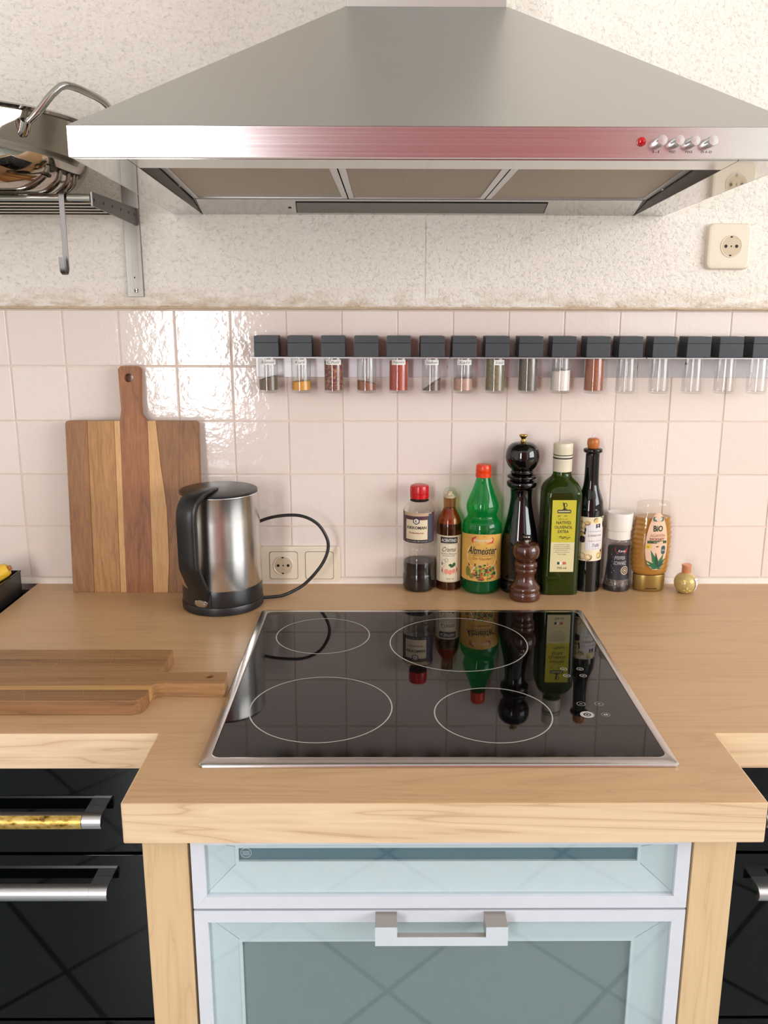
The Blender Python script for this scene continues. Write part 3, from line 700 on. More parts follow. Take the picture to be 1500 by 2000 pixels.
obj('frame', plate(0.5560, 0.6335, 1.4815, 1.5590, PLF+.001, .0115, .010, .006), 'socket_cream', so)
cup(so, 0.5975, 1.5205, 0.0180, PLF-.0105, False)
so = thing('double_socket', 'cream double frame with power socket and blank cover behind the kettle cord', 'socket', (-0.17, 0, 0.937))
obj('frame', plate(-0.2440, -0.0900, 0.9015, 0.9735, .0008, .0095, .007, .003), 'socket_cream', so)
obj('insert_gap', plate(-0.2245, -0.1705, 0.9092, 0.9640, -.0084, .0006, .0055, .0002), 'socket_line', so)
obj('insert', plate(-0.2237, -0.1713, 0.9100, 0.9632, -.0084, .0012, .005, .0004), 'socket_cream', so)
cup(so, -0.1985, 0.9366, 0.0182, -.0096, True)
obj('blank_gap', plate(-0.1565, -0.1025, 0.9092, 0.9640, -.0084, .0006, .0055, .0002), 'socket_line', so)
obj('blank_cover', plate(-0.1557, -0.1033, 0.9100, 0.9632, -.0084, .0014, .005, .0004), 'socket_cream', so)

# ------------------------------------------------------------------ spice rails and jars
JX = [-0.2131, -0.1547, -0.0963, -0.0379, 0.0193, 0.0778, 0.1342, 0.1915, 0.2501, 0.3087, 0.3682, 0.4253, 0.4846, 0.5443, 0.6021, 0.6605]
RZ = 1.3290; JY = -0.0300
rail_lab = ['aluminium spice rail on the tiles, left one, with six filled jars', 'aluminium spice rail on the tiles, middle one', 'aluminium spice rail on the tiles, right one, with empty jars']
for k, (xa, xb) in enumerate(((-0.2385, 0.1075), (0.1095, 0.4520), (0.4540, 0.7965))):
    t = thing('spice_rail', rail_lab[k], 'rack', ((xa+xb)/2, 0, RZ), 'spice rails on the tiles')
    # shelf strip with round openings: built as a plate of cells
    bm = bmesh.new(); js = [x for x in JX+[0.7190, 0.7775] if xa < x < xb]; hr = 0.0187; y0, y1 = -0.0545, -0.0003
    cells = [xa]+[(js[i]+js[i+1])/2 for i in range(len(js)-1)]+[xb]
    for i, jx in enumerate(js):
        c0, c1 = cells[i], cells[i+1]; ns = 32; inner = []; outer = []
        for q in range(ns):
            tt = 2*PI*q/ns+PI/ns; dx, dy = math.cos(tt), math.sin(tt); inner.append((jx+hr*dx, JY+hr*dy))
            kk = min(((c1-jx) if dx > 0 else (c0-jx))/dx, ((y1-JY) if dy > 0 else (y0-JY))/dy); outer.append((jx+dx*kk, JY+dy*kk))
        for zz in (RZ, RZ+0.0012):
            I = [bm.verts.new((x, y, zz)) for x, y in inner]; O = [bm.verts.new((x, y, zz)) for x, y in outer]
            for q in range(ns): bm.faces.new((I[q], I[(q+1) % ns], O[(q+1) % ns], O[q]))
    bb = B().bm(bm); bb.box(xa, xb, y0-.0010, y0, RZ-.0006, RZ+.0014)
    obj('shelf_plate', bb, 'rail_aluminium', t, smooth=False)
    obj('back_plate', B().box(xa, xb, -0.0018, -0.0003, RZ-0.0375, RZ+0.0008, 0.0003), 'rail_aluminium', t)
    for sx in ((xa+0.088, xa+0.27)):
        obj('screw', disc_y(B(), sx, RZ-.012, .0026, -.0018, -.0028, 14), 'hole_black', t)
contents = [('spice_brown', .0265, .004), ('spice_turmeric', .0200, .001), ('spice_chilli', .0560, 0), ('spice_cinnamon', .0190, -.004), ('spice_paprika', .0560, 0), ('spice_clove', .0140, .012),
            ('spice_pinksalt', .0260, 0), ('spice_herb', .0600, 0), ('spice_grey', .0610, 0), ('spice_salt', .0400, .001), ('spice_curry', .0610, 0)]+[None]*5
names = ['brown ground spice, first jar of the rail', 'yellow turmeric low in the jar', 'dark red chilli flakes', 'a little cinnamon-brown powder', 'orange-red paprika powder', 'a few dark brown cloves banked to one side',
         'pinkish coarse salt below a white sticker', 'grey-green dried herbs behind a white sticker', 'grey-brown ground pepper, full to the shelf', 'white salt beside the ground pepper jar', 'orange-brown curry powder, full to the shelf']
empt = ['empty spice jar just right of the curry powder jar', 'second empty spice jar from the curry powder jar', 'third empty spice jar from the curry powder jar', 'fourth empty spice jar from the curry powder jar', 'empty spice jar cut by the right edge of the photo']
stick = {0: (.002, .030), 1: (.000, .024), 2: (0, .030), 4: (0, .026), 5: (-.001, .026), 6: (0.001, .028), 7: (.006, .020)}
scrib = {0: 'Kümmel', 1: 'Kurk', 2: 'Chili', 4: 'Paprika', 5: 'Nelken', 6: 'Salz', 7: 'Kräuter'}
cap_me = None
for i, jx in enumerate(JX):
    lab = 'spice jar with grey cap holding '+names[i] if i < 11 else empt[i-11]
    t = thing('spice_jar', lab, 'jar', (jx, JY, RZ), 'spice jars hanging in the rails')
    zb0 = RZ-0.0625
    if cap_me is None:
        cp = obj('cap', B().box(jx-.0212, jx+.0212, JY-.0212, JY+.0212, RZ+.0016, RZ+.0256, .0008), 'cap_grey', t)
        cl = obj('lid', B().box(jx-.0209, jx+.0209, JY-.0209, JY+.0209, RZ+.0258, RZ+.0375, .0008), 'cap_grey', t)
        gprof = [(1e-5, 0), (.0150, 0), (.0172, .0008), (.0178, .0028), (.0174, .0062), (.0174, .0640), (.0166, .0640), (.0166, .0046), (.0150, .0034), (1e-5, .0032)]
        gs = obj('glass', B().lathe(gprof, jx, JY, zb0, 40), 'clear_glass', t)
        cap_me = (cp, cl, gs)
    else:
        for p_ in cap_me:
            c_ = p_.copy(); COL.objects.link(c_); c_.parent = t; c_.location = (0, 0, 0)
    t.rotation_euler = (0, 0, random.uniform(-.03, .03))
    if contents[i]:
        mat, h, tilt = contents[i]; seg = 28; R = .0162; v = []; f = []
        for z_ in (.0048, h):
            for q in range(seg):
                a_ = 2*PI*q/seg; zz = z_+(tilt*math.cos(a_)+random.uniform(-.0008, .0008) if z_ == h and tilt else 0); v.append((jx+R*math.cos(a_), JY+R*math.sin(a_), zb0+max(.0052, zz)))
        f = [(q, (q+1) % seg, seg+(q+1) % seg, seg+q) for q in range(seg)]+[tuple(range(seg-1, -1, -1)), tuple(range(seg, 2*seg))]
        obj('spice', B().add(v, f), mat, t)
    if i in stick:
        off_, w_ = stick[i]; mp = cyl(jx, JY, RZ, .0174, off_/.0174, .0002)
        st = obj('sticker', patch(mp, -w_/2, w_/2, -.0125, -.0035, 8, 1), 'paper_white', t, smooth=False)
        printed('handwriting', text(mp, scrib[i], 0, -.008, w_*.78, .0045, .00015, .3), (70, 74, 84), st)

# ------------------------------------------------------------------ wire shelf, hook and wok
sh = thing('wall_shelf', 'steel tube wall shelf left of the hood', 'shelf', (-0.8, -0.12, 1.57))
ys = [-0.2330, -0.1900, -0.1480, -0.1050, -0.0620]
for y in ys:
    obj('tube', B().tube([(-1.20, y, 1.5705), (-0.4380, y, 1.5705)], .0072, 16), 'chrome', sh)
for xx in (-0.4365, -1.2035):
    M_ = Matrix(((0, 0, 1, 0), (1, 0, 0, 0), (0, 1, 0, 0), (0, 0, 0, 1)))
    arm = obj('side_arm', B().prism([(-0.2405, 1.5600), (-0.2405, 1.5795), (-0.0150, 1.5810), (-0.0150, 1.5520), (-0.03, 1.5530)], xx, xx+.0028, 0, M_), 'shelf_steel', sh)
    bb = B()
    for y in ys+[-0.03]:
        Mh = Matrix.Translation((xx+.0028, y, 1.5690)) @ Matrix.Rotation(PI/2, 4, 'Y'); bb.lathe([(.0022, 0), (.0022, .0003)], seg=12, M=Mh)
    obj('hole', bb, 'hole_black', arm)
    u = obj('upright', B().box(xx-.0215, xx+.0065, -0.0150, PLF-.0003, 1.4325, 1.655, .0005), 'bracket_steel', sh)
    Mh = Matrix.Translation((xx-.0065, -.0150, 1.4430)) @ Matrix.Rotation(PI/2, 4, 'X')
    s_ = obj('screw', B().lathe([(.0042, 0), (.0038, .0010), (.0020, .0013), (1e-5, .0013)], seg=16, M=Mh), 'chrome', u)
    bb = B().box(xx-.0090, xx-.0040, -.0166, -.0161, 1.4425, 1.4435).box(xx-.0070, xx-.0060, -.0166, -.0161, 1.4405, 1.4455).box(xx-.0085, xx-.0065, -.0153, -.0150, 1.4640, 1.4665)
    obj('screw_slot', bb, 'hole_black', u)
# flat steel hook over the front tube
hx = -0.4775
pts = [(hx, -0.2210, 1.5690), (hx, -0.2235, 1.5775), (hx, -0.2330, 1.5805), (hx, -0.2425, 1.5775), (hx, -0.2445, 1.5690), (hx-.0005, -0.2440, 1.53), (hx-.001, -0.2430, 1.4900), (hx-.001, -0.2435, 1.4700), (hx-.001, -0.2500, 1.4625), (hx-.001, -0.2590, 1.4660), (hx-.001, -0.2610, 1.4760), (hx-.001, -0.2615, 1.4860)]
tag(obj('hook', B().strap(cr(pts, 5), (1, 0, 0), .0078, .0022), 'shelf_steel', loc=(hx, -0.233, 1.58)), 'flat steel hook hanging from the front tube of the wall shelf', 'hook')
# wok
WX, WY, WZ = -0.630, -0.185, 1.5790
wk = thing('wok', 'polished steel wok with loop handle standing on the wall shelf', 'pan', (WX, WY, WZ))
pr = crp([(.100, .0004), (.122, .004), (.150, .020), (.166, .045), (.171, .075), (.172, .100)], 6)
inn = [(r-.0025, z+.002) for r, z in pr[::-1]]
bb = B().lathe([(1e-5, .0004)]+pr+inn+[(1e-5, .003)], WX, WY, WZ, 64)
TW = Matrix.Translation((WX, WY, WZ))
body = obj('body', bb, 'wok_steel', wk)
rimp = [(.171, .0985), (.176, .1000), (.1785, .1035), (.176, .1060), (.170, .1050), (.1695, .100)]
obj('rim', B().lathe(rimp+[rimp[0]], WX, WY, WZ, 64), 'chrome', wk)
def wa(deg, r, z): a_ = math.radians(deg); return (WX+r*math.cos(a_), WY+r*math.sin(a_), WZ+z)
hp = cr([wa(-42, .1725, .074), wa(-41, .180, .083), wa(-38, .192, .096), wa(-33, .206, .122), wa(-28, .212, .134), wa(-16, .214, .132), wa(-4, .214, .128), wa(5, .210, .118), wa(10, .192, .096), wa(12, .180, .083), wa(12, .1725, .074)], 6)
hn = obj('handle', B().tube(hp, .0052, 12), 'chrome', wk)
for dg in (-42, 12):
    obj('handle_foot', B().tube([wa(dg, .168, .070), wa(dg, .1745, .074), wa(dg, .182, .084)], .0075, 14), 'chrome', hn)

# ------------------------------------------------------------------ cutting boards
# leaning board: built upright in local x/z, then tilted back
bw = thing('cutting_board', 'acacia cutting board with a long handle leaning upright against the tiles', 'cutting board', (-0.462, -0.0600, WT))
tilt = math.atan2(0.0600-0.0215, 0.405)
Mb = Matrix.Translation((-0.462, -0.0600, WT)) @ Matrix.Rotation(-tilt, 4, 'X')
def lb(poly, y0=0.0, y1=0.0165, bev=.0012):   # poly in (x,z)
    M = Mb @ Matrix(((1, 0, 0, 0), (0, 0, 1, 0), (0, 1, 0, 0), (0, 0, 0, 1))); return B().prism(poly, y0, y1, bev, M)
HB = 0.3165; hw = 0.1195; c = .006
xc = [-hw, -0.0800, -0.0315, -0.0205, 0.0285, 0.0560, hw]
def corner_l(x, z): return [(x, z-c), (x+c*.3, z-c*.3), (x+c, z)]
woods = ['acacia_brown', 'acacia_mid', 'acacia_pale', 'acacia_red', 'acacia_pale', 'acacia_brown']
for i in range(6):
    xa, xb = xc[i], xc[i+1]
    if i == 0: p_ = [(xa+.002, 0), (xb, 0), (xb, HB), (xa+c, HB), (xa+c*.3, HB-c*.3), (xa, HB-c), (xa, .002)]
    elif i == 5: p_ = [(xa, 0), (xb-.002, 0), (xb, .002), (xb, HB-c), (xb-c*.3, HB-c*.3), (xb-c, HB), (xa-.020, HB), (xa-.013, HB*.62), (xa+.004, HB*.35)] if False else [(xa, 0), (xb-.002, 0), (xb, .002), (xb, HB-c), (xb-c*.3, HB-c*.3), (xb-c, HB), (xa-.012, HB), (xa-.006, HB*.75), (xa+.003, HB*.5), (xa+.004, HB*.2)]
    elif i == 4: p_ = [(xa, 0), (xb, 0), (xb+.004, HB*.2), (xb+.003, HB*.5), (xb-.006, HB*.75), (xb-.012, HB), (xa, HB)]
    elif i == 3: p_ = None
    else: p_ = [(xa, 0), (xb, 0), (xb, HB), (xa, HB)]
    if p_: obj('stave', lb(p_), woods[i], bw)
# centre stave runs on into the handle with its hanging hole
hz1 = 0.4140; xa, xb = xc[3], xc[4]; hl, hr_ = -0.0185, 0.0165
outl = [(xa, 0), (xb, 0), (xb, HB), (xb-.004, HB+.002), (hr_+.001, HB+.012), (hr_, HB+.03), (hr_+.0015, hz1-.006), (hr_-.003, hz1), (hl+.003, hz1), (hl-.002, hz1-.006), (hl+.001, HB+.02), (xa, HB)]
bm = bmesh.new(); hc = (-0.002, hz1-.021); hr0 = .0078
def with_hole(outl, hc, hr0, y0, y1, M):
    bm = bmesh.new(); n = 24
    for yy in (y0, y1):
        ov = [bm.verts.new((x, yy, z)) for x, z in outl]; iv = [bm.verts.new((hc[0]+hr0*math.cos(2*PI*k/n), yy, hc[1]+hr0*math.sin(2*PI*k/n))) for k in range(n)]
        ed = [bm.edges.new((ov[k], ov[(k+1) % len(ov)])) for k in range(len(ov))]+[bm.edges.new((iv[k], iv[(k+1) % n])) for k in range(n)]
        bmesh.ops.triangle_fill(bm, use_beauty=True, use_dissolve=False, edges=ed)
        if yy == y0: a_o, a_i = ov, iv
        else:
            for A_, C_ in ((a_o, ov), (a_i, iv)):
                for k in range(len(A_)): bm.faces.new((A_[k], A_[(k+1) % len(A_)], C_[(k+1) % len(A_)], C_[k]))
    return B().bm(bm, M)
bm.free()
obj('handle_stave', with_hole(outl, hc, hr0, 0, .0165, Mb), 'acacia_red', bw)
# lying board
lbz = WT+0.0205
lt = thing('cutting_board', 'knife-scarred acacia cutting board lying flat on the worktop left of the hob', 'cutting board', (-0.42, -0.46, WT))
yy_ = [-0.3760, -0.4105, -0.4330, -0.4560, -0.4980, -0.5110, -0.5440]
XL = -0.640
lw = ['acacia_mid_lying', 'acacia_dark_lying', 'acacia_mid_lying', 'acacia_dark_lying', 'acacia_pale_lying', 'acacia_dark_lying']
def right_x(y): return -0.3170
for i in range(6):
    ya, yb = yy_[i], yy_[i+1]
    if i == 0: p_ = [(XL, ya), (-0.3200, ya), (-0.3170, ya-.003), (-0.3170, yb), (XL, yb)]
    elif i == 5: p_ = [(XL, ya), (-0.3170, ya), (-0.3170, yb+.014), (-0.3210, yb+.004), (-0.331, yb), (XL, yb)]
    elif i == 3: continue
    else: p_ = [(XL, ya), (-0.3170, ya), (-0.3170, yb), (XL, yb)]
    obj('stave', B().prism(p_[::-1], WT+.0003, lbz, .0012), lw[i], lt)
outl = [(XL, -0.4560), (-0.3170, -0.4560), (-0.2245, -0.4560), (-0.2225, -0.4580), (-0.2205, -0.4900), (-0.2230, -0.4935), (-0.300, -0.4905), (-0.312, -0.4935), (-0.3170, -0.4980), (XL, -0.4980)]
Mz = Matrix(((1, 0, 0, 0), (0, 0, 1, 0), (0, 1, 0, 0), (0, 0, 0, 1)))
obj('handle_stave', with_hole(outl, (-0.2450, -0.4700), .0062, WT+.0003, lbz, Mz), 'acacia_mid_lying', lt)
obj('hole_floor', disc_y(B(), 0, 0, 0, 0, 0) if False else B().lathe([(.0061, 0), (.0061, .012)], -0.2450, -0.4700, WT+.0004, 20), 'acacia_edge', lt)
bb = B(); random.seed(11)
for k in range(46):
    x = -0.57+random.gauss(0.13, .055); y = random.uniform(-.53, -.40); a_ = random.choice([random.gauss(1.4, .35), random.gauss(2.2, .5)]); L_ = random.uniform(.008, .035); w_ = .00014
    dx, dy = math.cos(a_)*L_/2, math.sin(a_)*L_/2; nx, ny = -math.sin(a_)*w_, math.cos(a_)*w_
    if max(y+abs(dy), y) > -.378 or y-abs(dy) < -.541 or x+abs(dx) > -.32: continue
    bb.add([(x-dx-nx, y-dy-ny, lbz+.00012), (x+dx-nx, y+dy-ny, lbz+.00012), (x+dx+nx, y+dy+ny, lbz+.00012), (x-dx+nx, y-dy+ny, lbz+.00012)], [(0, 1, 2, 3)])
sc_ = obj('knife_marks', bb, ink((188, 150, 108)), lt, smooth=False); sc_['kind'] = 'stuff'
random.seed(5)

# ------------------------------------------------------------------ kettle
KX, KY = -0.2925, -0.1185
kt = thing('electric_kettle', 'brushed steel electric kettle with black handle, lid and base', 'kettle', (KX, KY, WT))
obj('power_base', B().lathe([(.068, .0003), (.0708, .002), (.0712, .012), (.0700, .0150), (.066, .0152)], KX, KY, WT, 64), 'black_plastic', kt)
obj('lower_ring', B().lathe([(.066, .0155), (.0698, .0158), (.0702, .020), (.0697, .0425), (.0692, .0440)], KX, KY, WT, 64), 'black_satin', kt)
obj('body', B().lathe([(.0670, .0440), (.0694, .0442), (.0697, .0455), (.0692, .10), (.0684, .16), (.0680, .2030), (.0684, .2042), (.0680, .2052), (.066, .2052)], KX, KY, WT, 72), 'kettle_steel', kt)
obj('lid', B().lathe([(.0655, .2030), (.0668, .2070), (.0660, .2086), (.062, .2098), (.030, .2122), (1e-5, .2130)], KX, KY, WT, 64), 'black_satin', kt)
ha = math.radians(-90-18)
hd_ = Vector((math.cos(ha), math.sin(ha), 0)); sd = Vector((-math.sin(ha), math.cos(ha), 0))
def kp(r, z): return Vector((KX, KY, WT))+hd_*r+Vector((0, 0, z))
hpts = cr([kp(.018, .2125), kp(.045, .2145), kp(.072, .2140), kp(.092, .2080), kp(.104, .1960), kp(.108, .1800), kp(.108, .14), kp(.1075, .103), kp(.1045, .0920), kp(.090, .066), kp(.0745, .043), kp(.0700, .034)], 6)
nn_ = len(hpts)
ws = [.020+.014*min(1, k/9) for k in range(nn_)]; ws = [w_ if k < nn_-14 else .034-.006*(k-nn_+14)/14 for k, w_ in enumerate(ws)]
ts = [.006+.010*min(1, max(0, (k-3)/14)) for k in range(nn_)]
obj('handle', B().strap(hpts, sd, ws, ts, .5), 'black_plastic', kt, angle=50)
Ms = Matrix.Translation(kp(.0685, .0285)) @ Matrix.Rotation(ha+PI/2, 4, 'Z') @ Matrix.Rotation(PI/2, 4, 'X')
obj('switch_mount', B().box(-.016, .016, -.0135, .0135, -.003, .0045, .003, Ms), 'black_satin', kt)
obj('switch', B().lathe([(.0125, .0045), (.0122, .0075), (.0100, .0092), (1e-5, .0098)], seg=28, shape=lambda t_: (math.cos(t_), math.sin(t_)*.62), M=Matrix.Translation((0, 0, -.003)) @ Ms), 'chrome', kt)
cp_ = cr([(-.262, -.060, 1.000), (-.250, -.062, 1.0235), (-.235, -.058, 1.0345), (-.203, -.052, 1.0433), (-.161, -.050, 1.0443), (-.130, -.050, 1.0300), (-.1130, -.050, 1.0050), (-.1095, -.050, .9831), (-.1170, -.053, .9600), (-.1330, -.056, .9370), (-.1560, -.066, .9160), (-.185, -.086, .9055), (-.205, -.094, .9038), (-.2290, -.1010, .9045)], 6)
obj('cord', B().tube(cp_, .0030, 10), 'black_rubber', kt)

# ------------------------------------------------------------------ bottles
def bottle(name, label, cat, x, y, prof, mat, seg=48, part='bottle_body', shape=None, n=4):
    t = thing(name, label, cat, (x, y, WT)); obj(part, B().lathe(crp(prof, n) if n else prof, x, y, WT, seg, shape), mat, t); return t
def liquid(t, x, y, prof, mat, name='liquid', shape=None, seg=40): return obj(name, B().lathe(prof, x, y, WT, seg, shape), mat, t)
def rfun(prof):
    P = sorted([(z, r) for r, z in prof])
    def f(z):
        for (z0, r0), (z1, r1) in zip(P, P[1:]):
            if z0 <= z <= z1: return r0+(r1-r0)*((z-z0)/(z1-z0) if z1 > z0 else 0)
        return P[0][1] if z < P[0][0] else P[-1][1]
    return f
# soy sauce
x, y = 0.0585, -0.0340
pr = [(.026, .0003), (.0295, .003), (.0303, .010), (.0303, .028), (.0290, .034), (.0296, .045), (.0287, .060), (.0279, .066), (.0286, .070), (.0279, .075), (.0286, .080), (.0279, .085), (.0286, .090), (.0292, .094), (.0292, .148), (.0280, .156), (.0235, .163), (.0175, .1685), (.0160, .171), (.0160, .180)]
kb = bottle('soy_sauce_bottle', 'clear soy sauce bottle with red cap, half empty, first in the row of bottles', 'bottle', x, y, pr, 'clear_plastic', n=3)
R_ = rfun(pr)
liquid(kb, x, y, [(.025, .0015)]+[(R_(z)-.0008, z) for z in (.004, .01, .028, .034, .045, .0552)]+[(1e-5, .0553)], 'soy_dark', 'soy_sauce')
liquid(kb, x, y, [(1e-5, .150), (.0284, .1505), (.0282, .1520), (.0276, .1535)], 'soy_film', 'back_label_top') if False else None
lm = cyl(x, y, WT, lambda v: .0292, -.12, .0003)
lb1 = obj('label', patch(lm, -.052, .036, .0955, .1520, 30, 1), ink((78, 44, 50)), kb, smooth=False)
printed('label_panel', patch(lm, -.0245, .0180, .1020, .1390, 16, 1, .0002), (222, 204, 172), lb1)
printed('label_band', patch(lm, .0200, .0290, .0975, .1500, 6, 1, .0002), (58, 66, 84), lb1)
printed('label_foot', patch(lm, -.0270, .0270, .0960, .1010, 14, 1, .0002), (36, 30, 44), lb1)
printed('label_top', patch(lm, -.030, .0270, .1460, .1520, 14, 1, .0002), (190, 160, 130), lb1)
hexo = [(-.003+.0068*math.sin(PI/3*k), .1370+.0068*math.cos(PI/3*k)) for k in range(6)]; hexi = [(-.003+.0048*math.sin(PI/3*k), .1370+.0048*math.cos(PI/3*k)) for k in range(6)]
printed('emblem', polys(lm, [hexo], .0004), (34, 34, 58), lb1); printed('emblem', polys(lm, [hexi], .0005), (230, 222, 206), lb1)
printed('emblem', text(lm, 'K', -.003, .1370, .0040, .0046, .0006, bold=.04), (34, 34, 58), lb1)
printed('lettering', text(lm, 'KIKKOMAN', -.003, .1245, .0370, .0058, .0004, bold=.03), (30, 20, 24), lb1)
printed('lettering', text(lm, 'Sojasauce', -.003, .1145, .0270, .0042, .0004, bold=.02), (150, 40, 30), lb1)
printed('lettering', text(lm, 'Naturally Brewed', -.003, .0985, .040, .0024, .0004), (210, 196, 170), lb1)
obj('neck_ring', B().lathe([(.0155, .1690), (.0172, .1700), (.0172, .1712), (.0155, .1722)], x, y, WT, 32), 'dark_gap', kb)
cpb = B().lathe([(.0150, .1745), (.0174, .1748), (.0176, .1830), (.0170, .1835), (.0176, .1840), (.0176, .1935), (.0165, .1975), (.0130, .1990), (1e-5, .1992)], x, y, WT, 40)
obj('cap', cpb, 'red_cap', kb)
# balsamic cream
x, y = 0.1148, -0.0265
pr = [(.020, .0003), (.0225, .003), (.0230, .010), (.0229, .116), (.0222, .128), (.0195, .138), (.0150, .147), (.0118, .153), (.0113, .158), (.0113, .172), (.0120, .173)]
cb = bottle('balsamic_cream_bottle', 'slim brown bottle of balsamic cream with clear cap and cream label', 'bottle', x, y, pr, 'amber_glass', n=3)
R_ = rfun(pr)
liquid(cb, x, y, [(.019, .001)]+[(R_(z)-.0006, z) for z in (.004, .01, .06, .115, .1265)]+[(1e-5, .1266)], 'balsamic')
liquid(cb, x, y, [(1e-5, .1268)]+[(R_(z)-.0007, z) for z in (.1268, .132, .138, .147, .1525)]+[(1e-5, .1526)], 'amber_liquid', 'liquid_film')
lm = cyl(x, y, WT, lambda v: .0230, -.08, .0003)
l2 = obj('label', patch(lm, -.035, .030, .0165, .1060, 22, 1), ink((216, 200, 172)), cb, smooth=False)
printed('label_panel', patch(lm, -.0185, .0185, .0200, .0890, 14, 1, .0002), (230, 218, 190), l2)
bb = B()
for q in (rect(-.019, .0195, -.0183, .0895), rect(.0183, .0195, .019, .0895), rect(-.019, .0888, .019, .0895), rect(-.019, .0195, .019, .0202)): bb.add([lm(u, v, .0003) for u, v in q], [(0, 1, 2, 3)])
printed('label_outline', bb, (70, 56, 44), l2)
printed('label_header', patch(lm, -.0165, .0165, .0915, .1030, 12, 1, .0003), (34, 36, 42), l2)
printed('lettering', text(lm, 'ACENTINO', 0, .0972, .0285, .0062, .0005, bold=.02), (226, 220, 206), l2)
printed('lettering', text(lm, 'Crema', 0, .0800, .0250, .0090, .0004, .5), (40, 30, 26), l2)
printed('lettering', text(lm, 'con Aceto Balsamico', 0, .0718, .0300, .0026, .0004), (110, 90, 76), l2)
printed('lettering', text(lm, 'di Modena IGP', 0, .0678, .0220, .0026, .0004), (110, 90, 76), l2)
printed('lettering', text(lm, '250 ml', .003, .0232, .0150, .0034, .0004), (110, 80, 60), l2)
printed('picture', polys(lm, [ell(.002, .0390, .0155, .0105)], .0003), (40, 26, 24), l2)
printed('picture', polys(lm, [ell(.002, .0410, .0150, .0100)], .00036), (196, 70, 48), l2)
printed('picture', polys(lm, [ell(-.004, .0370, .0040, .0055), ell(.003, .0360, .0036, .0050), ell(.0095, .0380, .0036, .0042)], .0005), (232, 150, 120), l2)
printed('picture', polys(lm, [ell(.006, .0480, .0040, .0030), ell(.010, .0510, .0030, .0034), ell(.003, .0500, .0030, .0024)], .0005), (44, 92, 46), l2)
printed('picture', polys(lm, ringp(-.009, .0560, .0040, .0045, .0005, 12)+ringp(-.004, .0590, .0032, .0036, .0005, 12)+[ell(-.012, .0520, .0018, .0030)], .0005), (130, 130, 116), l2)
obj('cap', B().lathe([(.0112, .1600), (.0121, .1602), (.0121, .1700), (.0126, .1705), (.0121, .1712), (.0121, .1770), (.0126, .1775), (.0121, .1782), (.0119, .1860), (.0085, .1905), (.0040, .1925), (1e-5, .1930)], x, y, WT, 32), 'clear_plastic', cb)
obj('pourer', B().lathe([(.0105, .1735), (.0105, .1775), (.0050, .1790), (.0042, .1855), (1e-5, .1858)], x, y, WT, 20), 'socket_shadow', cb)
# vinegar
x, y = 0.1742, -0.0400
pr = [(.030, .0003), (.0340, .004), (.0350, .010), (.0345, .022), (.0352, .026), (.0358, .060), (.0358, .112), (.0356, .124), (.0335, .133), (.0285, .140), (.0268, .1445), (.0280, .150), (.0296, .158), (.0290, .166), (.0245, .179), (.0185, .194), (.0140, .208), (.0122, .216), (.0122, .224)]
vb = bottle('vinegar_bottle', 'curvy green vinegar bottle with orange cap and yellow label', 'bottle', x, y, pr, 'green_plastic', n=3)
R_ = rfun(pr)
liquid(vb, x, y, [(.029, .0015)]+[(R_(z)-.0008, z) for z in (.005, .010, .022, .026, .0440)]+[(1e-5, .0441)], 'vinegar_dark')
lm = cyl(x, y, WT, lambda v: .0358, -.10, .0004)
l3 = obj('label', patch(lm, -.060, .055, .0265, .113, 34, 1, top=lambda u: .1120+.0035*math.cos(max(-1.5, min(1.5, u/.030)))), ink((216, 166, 78)), vb, smooth=False)
printed('label_glow', polys(lm, [ell(.001, .0750, .030, .0270, 28)], .0003), (232, 206, 140), l3)
printed('label_banner', polys(lm, [[(-.019, .1075), (-.012, .1110), (.004, .1120), (.020, .1095), (.0225, .1060), (.021, .0985), (.010, .0975), (-.006, .0965), (-.018, .0990)]], .0005), (196, 48, 40), l3)
printed('lettering', text(lm, 'Hengstenberg', .0018, .1040, .0345, .0064, .0007, .35), (240, 226, 206), l3)
printed('lettering', text(lm, 'Altmeister', .0010, .0850, .0560, .0145, .0005, .4, bold=.012), (26, 34, 38), l3)
printed('lettering', text(lm, 'Der Klassiker', .0015, .0700, .0360, .0052, .0005, .15), (150, 96, 50), l3)
printed('lettering', patch(lm, -.016, .024, .0752, .0758, 10, 1, .0005), (60, 60, 50), l3)
printed('label_banner', polys(lm, [[(.010, .0620), (.031, .0635), (.031, .0575), (.011, .0565)]], .0005), (206, 70, 44), l3)
printed('label_badge', polys(lm, [[(-.025, .0600), (-.010, .0600), (-.010, .0545), (-.025, .0545)]], .0005), (110, 66, 30), l3)
printed('picture', polys(lm, [ell(.006, .0400, .0250, .0205, 26, -0.35, PI+.35)], .0005), (226, 214, 180), l3)
random.seed(21); lv = {k: [] for k in range(4)}
for k in range(120):
    a_ = random.uniform(0, 2*PI); q = math.sqrt(random.random()); u = .006+.0215*q*math.cos(a_); vv_ = .0430+.0150*q*math.sin(a_)
    if vv_ < .0290: continue
    lv[k % 4].append(ell(u, vv_, random.uniform(.0012, .0030), random.uniform(.0010, .0022), 6, random.random(), random.random()+2*PI))
for k, col in enumerate(((58, 120, 50), (136, 168, 70), (200, 62, 40), (34, 78, 44))): printed('picture', polys(lm, lv[k], .0007+.0001*k), col, l3)
for q_ in (ell(-.026, .0440, .0050, .0095), ell(-.018, .0360, .0045, .0050)): printed('picture', polys(lm, [q_], .0006), (120, 126, 50), l3)
obj('cap', B().lathe([(.0120, .2150), (.0144, .2152), (.0146, .2230), (.0136, .2240), (.0138, .2250), (.0142, .2262), (.0140, .2350), (.0125, .2378), (1e-5, .2382)], x, y, WT, 36), 'orange_cap', vb)
